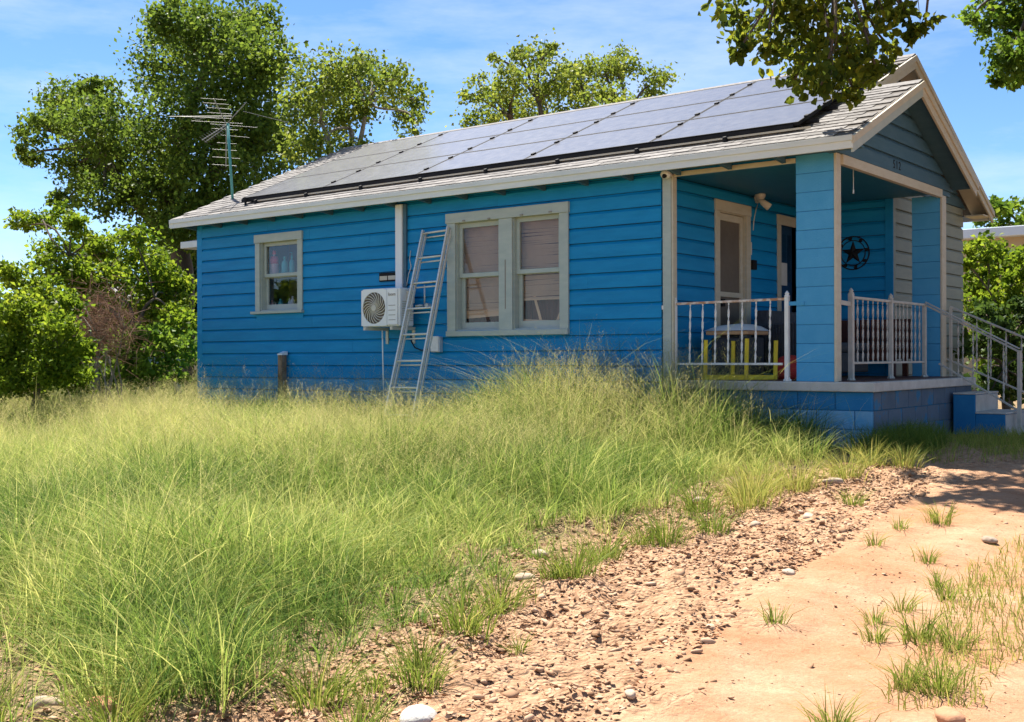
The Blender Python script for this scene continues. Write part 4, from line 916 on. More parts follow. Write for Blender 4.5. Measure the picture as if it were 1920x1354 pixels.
# ------------------------------------------------------------------ plants: leaves and trees
def leaves_np(C, size, droop=0.25, seed=0, shape=2, up=0.35, tint=None):
    n = len(C); r = np.random.default_rng(seed)
    a = r.normal(size=(n, 3)); a[:, 2] -= droop; a /= np.linalg.norm(a, axis=1)[:, None]
    nn = r.normal(size=(n, 3)); nn[:, 2] += up*2; sd = np.cross(a, nn); sd /= np.linalg.norm(sd, axis=1)[:, None]+1e-9; nv = np.cross(sd, a)
    L = (size*r.uniform(.6, 1.3, n))[:, None]; W = L*r.uniform(.28, .42, n)[:, None]
    if shape == 2:
        V = np.stack([C, C+a*L*.5+sd*W+nv*W*.35, C+a*L, C+a*L*.5-sd*W+nv*W*.35], 1).reshape(-1, 3)
        i = np.arange(n)[:, None]*4; F = np.concatenate([i+[0, 1, 2], i+[0, 2, 3]], 0); k = 4
    else:
        V = np.stack([C, C+a*L*.3+sd*W*.85+nv*W*.25, C+a*L*.68+sd*W*.8+nv*W*.3, C+a*L-nv*L*.1, C+a*L*.68-sd*W*.8+nv*W*.3, C+a*L*.3-sd*W*.85+nv*W*.25], 1).reshape(-1, 3)
        i = np.arange(n)[:, None]*6; F = np.concatenate([i+[0, 1, 2], i+[0, 2, 3], i+[0, 3, 4], i+[0, 4, 5]], 0); k = 6
    t_ = (r.beta(2.2, 2.2, n) if tint is None else np.clip(tint+r.normal(0, .17, n), 0, 1))
    return V, F, np.repeat(t_, k)
def limb(b, p0, p1, r0, r1, seed, bend=.08, n=7, sides=7):
    r = np.random.default_rng(seed); p0, p1 = np.array(p0, float), np.array(p1, float); L = np.linalg.norm(p1-p0); pts = []
    o1_, o2_ = r.normal(size=3)*L*bend, r.normal(size=3)*L*bend*.5
    for i in range(n):
        t_ = i/(n-1); pts.append(p0+(p1-p0)*t_+o1_*math.sin(math.pi*t_)+o2_*math.sin(2*math.pi*t_)+np.array((0, 0, L*.06*math.sin(math.pi*t_))))
    b.tube(pts, [r0+(r1-r0)*i/(n-1) for i in range(n)], sides); return pts
def tree(name, label, base, fork, blobs, leafm, cover, cl, size, seed, barkm='bark', r0=.22, spread=.40, group=None, cat='tree', shape=2, twig=.010, droop=.25, hubs=None, lr=1.0, tb=.45):
    t = thing(name, label, cat, base, group); r = np.random.default_rng(seed)
    b = MB(); base, fork = np.array(base, float), np.array(fork, float)
    limb(b, base-(0, 0, .15), fork, r0, r0*.62, seed, .03, 8, 10)
    hubs = [np.array(h_, float) for h_ in (hubs or [])]
    for i, h_ in enumerate(hubs): limb(b, fork-(fork-base)*.03, h_, r0*.5, r0*.22, seed+900+i, .05, 8, 8)
    hubs = hubs or [fork]
    Cs, Ts = [], []
    for i, (c, q) in enumerate(blobs):
        c, q = np.array(c, float), np.array(q, float)
        hb = min(hubs, key=lambda h_: np.linalg.norm(h_-c)); vol = float(np.prod(q))**(1/3)
        pts = limb(b, hb, c, min(r0*.20, .05+vol*.02, lr), twig*1.5, seed+i*7+1, .05, 8, 6)
        nl = cover*math.pi*q[0]*q[2]/(.175*size*size); k = max(4, int(nl/cl))
        u = r.normal(size=(k, 3)); u /= np.linalg.norm(u, axis=1)[:, None]
        S = c+u*q*(r.uniform(.1, 1, k)**.40)[:, None]
        for j in range(k):
            if j % 5 == 0: limb(b, pts[r.integers(5, 8)], S[j], twig, twig*.35, seed+i*91+j, .08, 4, 4)
            m_ = int(cl*r.uniform(.5, 1.5)); rad = vol*spread*r.uniform(.5, 1.2)
            X = r.normal(size=(m_, 3))*.62
            Cs.append(S[j]+X*rad*np.array((1.1, 1.1, .75))); Ts.append(np.full(m_, tb+r.normal(0, .13)))
    C_, T_ = np.concatenate(Cs), np.concatenate(Ts)
    V, F, T = leaves_np(C_, size, droop, seed+5, shape, tint=T_)
    link('crown', np_mesh('crown', V, F, T), leafm, t)
    b.build('trunk', barkm, t, True)
    return t
def pxblobs(D, L, zs=.8, jit=.12, seed=0):
    r = np.random.default_rng(seed); out = []
    for (u, v, ru, rv) in L:
        d = D*(1+r.uniform(-jit, jit)*.5); s = d/FPX; out.append((atd(u, v, d), (ru*s, max(ru, rv)*s*zs, rv*s)))
    return out
def ground_under(u, D): p = atd(u, 700, D); return np.array((p[0], p[1], g1(p[0], p[1])))
# big dark oak behind the left of the house
big = [(390, 60, 100, 62), (470, 45, 60, 45), (330, 30, 60, 45), (320, 120, 80, 70), (440, 130, 100, 75), (500, 110, 50, 60), (140, 200, 68, 46), (85, 245, 60, 40), (60, 285, 36, 22), (190, 235, 80, 60), (255, 285, 100, 70), (150, 305, 70, 45), (350, 240, 110, 80), (455, 240, 90, 75), (190, 365, 70, 40), (290, 370, 85, 55), (410, 330, 100, 75), (500, 285, 75, 75), (330, 430, 75, 45), (400, 420, 80, 60), (120, 380, 36, 24), (180, 160, 42, 26)]
D = 27.0
tree('oak_tree', 'tall dark green oak tree rising behind the antenna end of the house', ground_under(330, D), atd(330, 440, D), pxblobs(D, big, .9, .16, 1), 'leaf_oak', 2.5, 46, .112, 11, r0=.36, twig=.014, hubs=[atd(300, 330, D), atd(400, 250, D), atd(200, 300, D), atd(390, 130, D)])
D = 22.0
mid = [(600, 150, 60, 50), (650, 125, 50, 35), (690, 140, 55, 40), (740, 150, 45, 36), (780, 185, 30, 32), (750, 220, 22, 40), (785, 235, 14, 24), (560, 200, 45, 45), (560, 270, 40, 40), (610, 235, 50, 40), (660, 205, 40, 35), (600, 290, 45, 35), (660, 275, 35, 25), (640, 180, 50, 30), (700, 195, 25, 18)]
tree('slender_tree', 'airy light green tree with thin bare limbs showing, beside the dark oak', ground_under(645, D), atd(650, 330, D), pxblobs(D, mid, .9, .14, 2), 'leaf_olive', 1.9, 26, .088, 23, 'palebark', r0=.13, spread=.52, twig=.010, droop=.5, hubs=[atd(600, 230, D), atd(690, 190, D), atd(655, 240, D)])
D = 25.0
back = [(905, 225, 42, 26), (885, 175, 30, 20), (895, 150, 18, 12), (925, 110, 15, 10), (960, 150, 42, 30), (1000, 105, 48, 26), (965, 95, 20, 14), (1040, 150, 50, 35), (990, 200, 60, 34), (1035, 92, 12, 14), (940, 185, 40, 24), (1070, 150, 36, 30), (1090, 125, 34, 22), (1130, 125, 40, 26), (1165, 120, 40, 28), (1110, 170, 34, 22), (1150, 175, 34, 22), (1232, 152, 26, 34), (1215, 180, 26, 20), (1080, 205, 45, 22), (1160, 205, 60, 20), (1020, 235, 60, 22), (925, 245, 40, 16)]
tree('broad_tree', 'broad yellow green tree standing alone behind the roof ridge', ground_under(1010, D), atd(1005, 280, D), pxblobs(D, back, .9, .14, 3), 'leaf_olive', 2.1, 30, .085, 37, r0=.20, spread=.50, twig=.012, hubs=[atd(960, 230, D), atd(1010, 190, D), atd(1110, 220, D), atd(1170, 215, D)], tb=.55)
D = 20.0
lt = [(60, 412, 46, 20), (125, 398, 36, 16), (35, 420, 22, 12), (150, 425, 34, 24), (100, 470, 42, 24), (95, 505, 45, 26), (210, 470, 52, 34), (250, 445, 40, 26), (275, 515, 66, 50), (205, 535, 62, 44), (320, 545, 46, 44), (150, 520, 45, 38), (330, 610, 36, 40), (250, 585, 55, 34), (180, 480, 40, 30)]
tree('light_green_tree', 'bright light green young tree in front of the dark oak', ground_under(255, D), atd(250, 620, D), pxblobs(D, lt, .9, .12, 4), 'leaf_light', 3.1, 40, .085, 41, r0=.10, spread=.44, twig=.009, hubs=[atd(230, 560, D), atd(130, 480, D), atd(290, 560, D)])
D = 16.0
bu = [(25, 520, 44, 26), (80, 545, 46, 30), (130, 570, 34, 24), (40, 590, 60, 44), (110, 630, 52, 40), (30, 660, 52, 44), (140, 655, 30, 30), (100, 690, 56, 36), (20, 715, 46, 30), (70, 720, 40, 26), (140, 712, 40, 24), (-20, 690, 40, 50)]
tree('leafy_shrub', 'large rounded bright green shrub at the edge of the tall grass', ground_under(70, D), atd(70, 690, D), pxblobs(D, bu, .9, .1, 5), 'leaf_light', 3.6, 40, .07, 53, r0=.06, spread=.46, cat='shrub', twig=.008)
D = 18.5
sh2 = [(240, 660, 40, 36), (300, 665, 36, 30), (340, 650, 30, 34), (275, 630, 40, 26), (220, 690, 34, 26), (355, 685, 26, 22), (190, 700, 40, 24), (255, 705, 44, 22), (320, 705, 44, 20)]
tree('low_shrub', 'low deep green shrub under the light green tree by the old fence', ground_under(280, D), atd(285, 700, D), pxblobs(D, sh2, .9, .1, 6), 'leaf_green', 3.0, 40, .10, 59, r0=.06, spread=.46, cat='shrub', twig=.008)
D = 31.0
hd = [(u, v, 70, 60) for u, v in ((-40, 640), (40, 600), (110, 640), (190, 600), (260, 640), (330, 590), (330, 500), (390, 560), (410, 470), (390, 650), (460, 620), (20, 690), (150, 690), (290, 690))]
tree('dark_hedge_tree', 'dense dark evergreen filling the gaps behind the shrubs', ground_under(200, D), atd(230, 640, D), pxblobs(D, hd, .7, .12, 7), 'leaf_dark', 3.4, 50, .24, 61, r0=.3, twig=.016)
# dead vines between the shrubs
dv = thing('dead_vine', 'tangle of dry brown dead stems between the green shrubs', 'dead vine', ground_under(190, 17.2))
pts = []; r = np.random.default_rng(5); Vs, Fs, Ts = [], [], []; k = 0
for i in range(1500):
    u, v = r.normal(188, 34), r.normal(612, 34)
    p = atd(u, v, r.uniform(16.9, 17.8)); d_ = r.normal(size=3)*(.16, .16, .12); wd_ = np.cross(d_, _F); wd_ = wd_/(np.linalg.norm(wd_)+1e-9)*.005
    Vs += [p-wd_, p+wd_, p+d_]; Fs.append((k, k+1, k+2)); Ts += [r.uniform(0, 1)]*3; k += 3
link('stems', np_mesh('stems', np.array(Vs), np.array(Fs), np.array(Ts)), 'leaf_dead', dv)
b = MB()
for i in range(16): limb(b, ground_under(r.uniform(150, 240), 17.3), atd(r.normal(188, 30), r.normal(605, 25), 17.3), .015, .006, 500+i, .12, 5, 5)
b.build('vine', 'palebark', dv)
# old fence
fn = thing('wooden_fence', 'low weathered wooden fence rail beside the blue house corner', 'fence', ground_under(272, 19.5))
fa, fb = atd(270, 677, 19.5), atd(378, 671, 20.5)
MB().bar(fa, fb, .05, .11).build('rail', 'oldwood', fn)
for q in (fa, (fa+fb)/2, fb): MB().box(q[0]-.05, q[0]+.05, q[1]+.04, q[1]+.13, g1(q[0], q[1])-.1, q[2]+.06).build('post', 'oldwood', fn)
fa2, fb2 = atd(185, 693, 19.0), atd(262, 681, 19.4)
MB().bar(fa2, fb2, .04, .09).build('rail', 'oldwood', fn); MB().box(fa2[0]-.05, fa2[0]+.05, fa2[1]-.05, fa2[1]+.05, g1(fa2[0], fa2[1])-.1, fa2[2]+.09).build('post', 'oldwood', fn)
# far chimney behind the trees on the left
chm = atd(166, 470, 42)
ch = thing('neighbour_house', 'distant house with a thin chimney pipe hidden behind the left trees', 'house', (chm[0], chm[1], g1(chm[0], chm[1])))
gzc = g1(chm[0], chm[1])
MB().box(chm[0]-.09, chm[0]+.09, chm[1]-.09, chm[1]+.09, gzc+3.6, chm[2]+.62).build('chimney', 'oldwood', ch); MB().box(chm[0]-4, chm[0]+3, chm[1]-1, chm[1]+5, gzc-.1, gzc+2.6).build('wall', 'stucco', ch)
MB().extrude([(chm[0]-4.4, chm[1]-1.4, gzc+2.6), (chm[0]-4.4, chm[1]+5.4, gzc+2.6), (chm[0]-4.4, chm[1]+2, gzc+3.7)], None, (7.8, 0, 0)).build('roof', 'shingle', ch)
# neighbour building on the right
nb0 = onY(1800, 444, 20.0)
nb = thing('neighbour_building', 'tan stucco building with a pale flat roof edge beyond the bushes', 'building', (4, 22, -.64))
nx0, nx1, nzt = -9.0, 12.0, float(nb0[2])+.05
MB().box(nx0, nx1, 20.3, 27, -.8, nzt-.12).build('wall', 'stucco', nb); MB().box(nx0-.4, nx1+.4, 19.9, 27.4, nzt-.118, nzt+.13).build('roof', 'whiteroof', nb, bevel=.02)
MB().box(-2.6, -2.5, 20.02, 20.28, nzt-.6, nzt-.12).build('bracket', 'cream', nb)
# right shrubs, trees
D = 19.5
rs_ = [(1840, 470, 40, 28), (1880, 490, 45, 32), (1920, 500, 40, 32), (1830, 520, 34, 30), (1870, 540, 48, 40), (1930, 560, 50, 40), (1840, 590, 44, 44), (1900, 620, 50, 44), (1860, 660, 44, 36), (1960, 500, 50, 40), (1960, 620, 60, 50), (1810, 490, 18, 26), (1920, 690, 50, 34)]
tree('tall_shrub', 'tall leafy shrub behind the porch steps, sunlit at its top', ground_under(1890, D), atd(1885, 640, D), pxblobs(D, rs_, .8, .1, 8), 'leaf_light', 3.2, 40, .10, 71, r0=.09, spread=.45, cat='shrub', twig=.009)
D = 17.0
rs2 = [(1850, 590, 36, 40), (1890, 630, 40, 40), (1840, 650, 30, 34), (1920, 600, 40, 44), (1930, 670, 40, 30), (1870, 690, 34, 24), (1840, 705, 34, 24), (1900, 722, 44, 26), (1820, 660, 20, 30), (1945, 725, 40, 26), (1860, 735, 36, 18)]
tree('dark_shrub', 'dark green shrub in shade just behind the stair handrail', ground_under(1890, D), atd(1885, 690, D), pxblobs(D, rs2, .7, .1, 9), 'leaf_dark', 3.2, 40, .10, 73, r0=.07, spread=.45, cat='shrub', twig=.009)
D = 46.0
ft = [(1855, 395, 30, 24), (1885, 388, 32, 22), (1920, 392, 34, 26), (1960, 380, 40, 36), (1845, 425, 30, 18), (1900, 420, 40, 16), (2000, 400, 50, 40)]
tree('distant_tree', 'distant tree showing above the pale roof of the tan building', ground_under(1910, D), atd(1910, 440, D), pxblobs(D, ft, .8, .1, 10), 'leaf_green', 2.6, 40, .26, 79, r0=.3, twig=.02)
# the near tree: its trunk stands outside the view, limbs reach over the porch roof
D = 10.9
nearb = [(1370, 20, 40, 26), (1400, 50, 42, 30), (1440, 85, 40, 28), (1385, 95, 16, 14), (1460, 30, 60, 40), (1530, 40, 60, 45), (1500, 100, 55, 40), (1560, 100, 60, 45), (1620, 60, 50, 45), (1600, 140, 48, 34), (1540, 160, 48, 24), (1490, 150, 36, 20), (1640, 120, 34, 34), (1655, 20, 40, 26), (1700, 25, 22, 18), (1735, 45, 22, 16), (1715, 60, 16, 12), (1670, 90, 20, 16), (1605, 178, 24, 14), (1480, -30, 70, 40), (1600, -40, 80, 50), (1700, -60, 70, 45), (1545, 130, 50, 30)]
upb = [(1560, -160, 110, 70), (1720, -200, 120, 80), (1880, -260, 140, 90), (2050, -240, 150, 100), (2220, -160, 140, 100), (1950, -90, 70, 40), (2120, -60, 110, 70), (2300, -20, 110, 80), (2050, -380, 150, 90)]
tb = ground_under(2330, 12.2)
tree('shade_tree', 'oak with drooping olive leaves reaching over the porch roof', tb, np.array((tb[0]-.3, tb[1], 3.2)), pxblobs(D, nearb+upb, .75, .12, 12), 'leaf_near', 1.8, 12, .092, 83, r0=.24, spread=.62, shape=4, twig=.007, droop=.6, hubs=[atd(1560, -130, D), atd(1720, -190, D), atd(1960, -230, D), atd(2200, -120, D)], lr=.022)
D = 14.5
n2 = [(1850, 25, 40, 30), (1890, 50, 46, 40), (1930, 30, 50, 50), (1880, 110, 34, 30), (1910, 100, 40, 40), (1900, 150, 22, 20), (1870, 140, 18, 14), (1950, 110, 50, 40), (1990, 60, 70, 60), (2060, 120, 80, 70), (1820, 35, 14, 12), (1920, -40, 80, 50), (2040, -40, 90, 70), (2120, 60, 90, 80)]
tb2 = ground_under(2120, 14.8)
tree('street_tree', 'green tree hanging in beyond the gable with fine dense foliage', tb2, np.array((tb2[0], tb2[1], 3.0)), pxblobs(D, n2, .8, .12, 13), 'leaf_green', 2.8, 30, .085, 89, r0=.2, spread=.44, twig=.006, droop=.5, hubs=[atd(2000, -60, D), atd(2080, 40, D)])

n3 = [(2200, 180, 110, 90), (2330, 60, 140, 110), (2300, 280, 120, 90), (2480, 220, 150, 120), (2500, 20, 150, 110), (2350, -140, 170, 100), (2150, -180, 150, 90), (2650, 160, 150, 120)]  # crown of a tree added out of view to darken the porch
tb3 = ground_under(2560, 15.0)
tree('added_yard_tree', 'unseen spreading tree added to shade the porch and its steps', tb3, np.array((tb3[0], tb3[1], 3.0)), pxblobs(14.5, n3, .8, .12, 14), 'leaf_green', 1.6, 30, .15, 97, r0=.22, spread=.5, twig=.01, droop=.4)
# ------------------------------------------------------------------ grass
def sample_poly(poly, n, box, r):
    P_ = np.column_stack([r.uniform(box[0], box[1], n), r.uniform(box[2], box[3], n)]); return P_[inpoly(P_, poly)]
def blades(P_, z, h, wd, lean, r, tint, az=None):
    n = len(P_); az = r.uniform(0, 2*math.pi, n) if az is None else az
    d = np.stack([np.cos(az), np.sin(az), np.zeros(n)], 1); sa = r.uniform(0, 2*math.pi, n); s = np.stack([np.cos(sa), np.sin(sa), np.zeros(n)], 1)
    p0 = np.column_stack([P_, z]); rows = []
    for t_, k in ((0, 1.0), (.40, .9), (.74, .6), (1.0, 0)):
        c = p0+d*(h*lean*t_**1.9)[:, None]+np.array((0, 0, 1))*(h*(t_-.22*lean*t_**2.2))[:, None]
        if k: rows += [c-s*(wd*k/2)[:, None], c+s*(wd*k/2)[:, None]]
        else: rows.append(c)
    V = np.stack(rows, 1).reshape(-1, 3); i = np.arange(n)[:, None]*7
    F = np.concatenate([i+[0, 1, 3], i+[0, 3, 2], i+[2, 3, 5], i+[2, 5, 4], i+[4, 5, 6]], 0)
    return V, F, np.repeat(tint, 7)
def heads(P_, z, h, lean, az, r, tint, nb_=12, L=.30, wide=.11):
    n = len(P_); d = np.stack([np.cos(az), np.sin(az), np.zeros(n)], 1); p0 = np.column_stack([P_, z])
    def at_(t_): return p0[:, None, :]+d[:, None, :]*(h[:, None]*lean[:, None]*t_**1.9)[..., None]+np.array((0, 0, 1))*(h[:, None]*(t_-.22*lean[:, None]*t_**2.2))[..., None]
    fr_ = (L/h)[:, None]; t_ = 1-fr_*(1-np.linspace(0, .96, nb_)[None, :])+r.normal(0, .012, (n, nb_)); t_ = np.clip(t_, .3, 1)
    b0 = at_(t_).reshape(-1, 3)
    bl_ = (wide*(1.15-np.linspace(0, .85, nb_))[None, :]*r.uniform(.6, 1.3, (n, nb_))).reshape(-1)
    a2 = r.uniform(0, 2*math.pi, n*nb_); el_ = r.uniform(.25, .95, n*nb_)
    dv_ = np.stack([np.cos(a2)*np.cos(el_), np.sin(a2)*np.cos(el_), np.sin(el_)], 1); e = b0+dv_*bl_[:, None]
    s = np.stack([-np.sin(a2), np.cos(a2), np.zeros(n*nb_)], 1)*.0011
    Vs_ = [np.stack([b0-s, b0+s, e], 1).reshape(-1, 3)]
    for f in (.45, .72, 1.0):
        q = b0+dv_*(bl_*f)[:, None]; w_ = r.normal(size=q.shape); w_ /= np.linalg.norm(w_, axis=1)[:, None]; q2 = dv_*.010
        Vs_.append(np.stack([q-w_*.0026, q+w_*.0026, q+q2], 1).reshape(-1, 3))
    V = np.concatenate(Vs_); F = np.arange(len(V)).reshape(-1, 3); T = np.concatenate([np.repeat(np.repeat(tint, nb_), 3)]*4)
    return V, F, np.clip(T+r.normal(0, .1, len(T)//3).repeat(3), 0, 1)
r = np.random.default_rng(21)
def frust(P_, m=.6):
    d = np.column_stack([P_, np.full(len(P_), -.9)])-CAM; zf = d@_F; return (zf > .5) & (np.abs(d@_R) < zf*(960/FPX)+m)
EP = np.array(EDGE)
def edge_dist(P_):
    dm = np.full(len(P_), 9.0)
    for i in range(len(EP)-1):
        a, b_ = EP[i], EP[i+1]; t_ = np.clip(((P_-a)@(b_-a))/((b_-a)@(b_-a)), 0, 1); dm = np.minimum(dm, np.linalg.norm(P_-(a+t_[:, None]*(b_-a)), axis=1))
    return dm
def thin(P_, extra=1.0):
    ed = edge_dist(P_); dp = (np.column_stack([P_, np.full(len(P_), -.9)])-CAM)@_F
    big_gap = (vnoise(P_, .9, 31) > .66) & (ed < 3.0)
    k = np.clip(.12+ed*.9, .1, 1)*np.where(big_gap, .25, 1)*np.clip(13/dp, .5, 1)*extra
    return P_[r.uniform(0, 1, len(P_)) < k]
cc = np.concatenate([sample_poly(GRASS, 13000, (-17, 1.6, -9.2, .4), r), sample_poly(GRASS, 2600, (-30, -9.9, -1, 14), r)])
cc = thin(cc[frust(cc)]); nb1 = r.integers(16, 52, len(cc)); ci = np.repeat(np.arange(len(cc)), nb1)
csz = r.uniform(.6, 1.45, len(cc)); cti = r.normal(0, .20, len(cc))
off_ = r.normal(0, .045, (len(ci), 2))*csz[ci][:, None]
fill = np.concatenate([sample_poly(GRASS, 150000, (-17, 1.6, -9.2, .4), r), sample_poly(GRASS, 30000, (-30, -9.9, -1, 14), r)]); fill = thin(fill[frust(fill)])
fill = fill[r.permutation(len(fill))[:42000]]
if len(ci) > 185000: ci = ci[:185000]; off_ = off_[:185000]
cand = np.concatenate([cc[ci]+off_, fill]); isf = np.concatenate([np.zeros(len(ci), bool), np.ones(len(fill), bool)])
ed = edge_dist(cand)
cmul = np.concatenate([csz[ci], np.full(len(fill), .75)]); ctint = np.concatenate([cti[ci], r.normal(0, .08, len(fill))])
caz = np.concatenate([np.arctan2(off_[:, 1], off_[:, 0])+r.normal(0, .7, len(ci)), r.uniform(0, 6.28, len(fill))])
def hmap(P_, ed):
    h = .17+.20*vnoise(P_, .8, 4)+.16*vnoise(P_, 2.5, 6); h *= np.clip(.55+ed*.32, .5, 1.0)
    nw = np.clip((P_[:, 1]+3.6)/3.0, 0, 1)
    h *= (1-.12*nw)+1.25*np.clip((P_[:, 1]+2.6)/1.6, 0, 1)*np.exp(-((P_[:, 0]+1.7)/1.7)**2)
    h *= 1-.62*np.exp(-((P_[:, 0]+4.2)/1.0)**2-((P_[:, 1]+1.7)/1.0)**2)
    return h
def hue(P_):                                              # 0 deep green .. 1 straw; patches of differing grass
    t_ = .44+.75*(vnoise(P_, .55, 12)-.5)+.45*(vnoise(P_, 1.9, 13)-.5)
    t_ -= .30*np.exp(-((P_[:, 0]+1.0)/1.7)**2-((P_[:, 1]+1.2)/1.5)**2)     # lush strip by the porch
    t_ += .16*np.clip((-P_[:, 0]-2.5)/5, 0, 1)-.07*np.clip((-P_[:, 1]-3.6)/3, 0, 1)
    return t_
h = hmap(cand, ed)*cmul*r.uniform(.6, 1.3, len(cand)); lean = r.gamma(1.9, .48, len(cand)).clip(.05, 2.3)
az = caz
straw = r.uniform(0, 1, len(cand)) < .16
tint = np.clip(hue(cand)+ctint+r.normal(0, .13, len(cand))+straw*.4, 0, 1)
V, F, T = blades(cand, gsurf(cand), h, np.where(isf, r.uniform(.002, .005, len(cand)), r.uniform(.0028, .0078, len(cand))), lean, r, tint, az)
fg = sample_poly([(-9.95, .2), (-9.95, 12), (-45, 24), (-45, 4), (-16, -.5)], 60000, (-45, -9.9, -1, 24), r); fg = fg[frust(fg)][:16000]
Vb, Fb, Tb = blades(fg, gz(fg), r.uniform(.25, .6, len(fg)), r.uniform(.008, .016, len(fg)), r.gamma(2, .3, len(fg)).clip(.05, 1.5), r, np.clip(r.normal(.6, .2, len(fg)), 0, 1))
V, F, T = np.concatenate([V, Vb]), np.concatenate([F, Fb+len(V)]), np.concatenate([T, Tb])
bw = cand[r.permutation(len(cand))[:5000]]; n_ = len(bw)
Vb, Fb, Tb = blades(bw, gsurf(bw), hmap(bw, edge_dist(bw))*r.uniform(.6, 1.3, n_), r.uniform(.008, .015, n_), r.gamma(2.4, .35, n_).clip(.1, 1.8), r, np.clip(r.normal(.22, .15, n_), 0, 1))
V, F, T = np.concatenate([V, Vb]), np.concatenate([F, Fb+len(V)]), np.concatenate([T, Tb])
bw = cand[r.permutation(len(cand))[:14000]]+r.normal(0, .1, (14000, 2)); n_ = len(bw)
Vb, Fb, Tb = blades(bw, gsurf(bw)+.01, r.uniform(.08, .2, n_), r.uniform(.003, .007, n_), r.uniform(1.5, 2.6, n_), r, np.clip(r.normal(.9, .12, n_), 0, 1))
V, F, T = np.concatenate([V, Vb]), np.concatenate([F, Fb+len(V)]), np.concatenate([T, Tb])
ls_ = cand[r.permutation(len(cand))[:11000]]; n_ = len(ls_)
Va, Fa, Ta = blades(ls_, gsurf(ls_), hmap(ls_, edge_dist(ls_))*r.uniform(1.4, 2.6, n_), r.uniform(.0022, .0038, n_), r.uniform(.35, 2.2, n_), r, np.clip(r.normal(.78, .2, n_), 0, 1))
V, F, T = np.concatenate([V, Va]), np.concatenate([F, Fa+len(V)]), np.concatenate([T, Ta])
go = link('tall_grass', np_mesh('tall_grass', V, F, T), 'grass'); tag(go, 'tall uncut yellow green grass filling the yard in front of the house', 'grass', None, 'stuff')
# seed stems
sel = sample_poly(GRASS, 90000, (-17, 1.2, -8.4, -.1), r); sel = np.concatenate([sel, sample_poly(GRASS, 9000, (-26, -10, -1, 9), r)]); sel = sel[frust(sel)]; e2 = edge_dist(sel)
dens = np.clip((e2-.5)/1.6, 0, 1)*np.where((sel[:, 0] < -4.2) & (sel[:, 1] > -2.2), .55, 1)*np.clip(.08+1.0*np.clip((sel[:, 1]+5.5)/4, 0, 1), 0, 1)*np.clip(vnoise(sel, 1.3, 41)*1.6-.15, .05, 1)
sel = sel[r.uniform(0, 1, len(sel)) < dens]; sel = sel[r.permutation(len(sel))[:10000]]; e2 = edge_dist(sel); n = len(sel)
hs_ = np.maximum(hmap(sel, e2)*r.uniform(1.2, 1.75, n), r.uniform(.34, .72, n)); ln_ = r.gamma(2, .11, n).clip(.03, .7); ex = np.column_stack([np.concatenate([r.uniform(-3.6, -.1, 420), r.uniform(-9.7, -3.6, 380)]), r.uniform(-.85, -.10, 800)]); sel = np.concatenate([sel, ex]); hs_ = np.concatenate([hs_, np.concatenate([r.uniform(.6, 1.12, 420), r.uniform(.45, .95, 380)])]); ln_ = np.concatenate([ln_, r.uniform(.03, .3, 800)]); n = len(sel)
az = r.uniform(0, 2*math.pi, n); tt = np.clip(.5+r.normal(0, .2, n)-.12*(hue(sel) < .4), 0, 1)
V1, F1, T1 = blades(sel, gsurf(sel), hs_, np.full(n, .0024), ln_, r, tt*.8, az); V2, F2, T2 = heads(sel, gsurf(sel), hs_, ln_, az, r, tt, 9, r.uniform(.20, .34, n), .10)
go = link('seed_grass', np_mesh('seed_grass', np.concatenate([V1, V2]), np.concatenate([F1, F2+len(V1)]), np.concatenate([T1, T2])), 'seed'); tag(go, 'airy straw coloured seed heads rising above the tall grass', 'grass', None, 'stuff')
# short dry grass by the porch corner and along the right
SH = [(.9, -.6), (1.9, -.9), (2.9, .2), (2.4, 2.0), (1.2, 2.3), (.86, .4)]
s1 = sample_poly(SH, 9000, (.8, 3, -1, 2.4), r); s1 = s1[r.uniform(0, 1, len(s1)) < vnoise(s1, 2.5, 51)*1.2]
RT = [(3.0, -3.4), (3.9, -3.0), (4.3, -5.0), (3.9, -6.9), (3.35, -6.9), (3.15, -5.6), (2.95, -4.6)]
s2 = sample_poly(RT, 11000, (2.7, 4.4, -7, -2.9), r); s2 = s2[r.uniform(0, 1, len(s2)) < np.clip(vnoise(s2, 3.2, 53)*2.2-.75, 0, 1)]
DK = [(.80, -.55), (1.05, -.75), (1.5, -.4), (1.35, .5), (.86, .9), (.84, .1)]
s3 = sample_poly(DK, 5200, (.8, 1.6, -.8, 1), r)
ss = np.concatenate([s1, s2, s3]); n = len(ss); hh = np.concatenate([r.uniform(.06, .2, len(s1)), r.uniform(.04, .12, len(s2)), r.uniform(.14, .34, len(s3))])
tt = np.clip(np.concatenate([r.normal(.62, .2, len(s1)), r.normal(.68, .2, len(s2)), r.normal(.15, .15, len(s3))]), 0, 1)
V, F, T = blades(ss, gsurf(ss), hh, r.uniform(.003, .006, n), r.gamma(2.5, .25, n).clip(.1, 1.3), r, tt)
go = link('short_grass', np_mesh('short_grass', V, F, T), 'tuft'); tag(go, 'short patchy dry grass on the bare earth', 'grass', None, 'stuff')
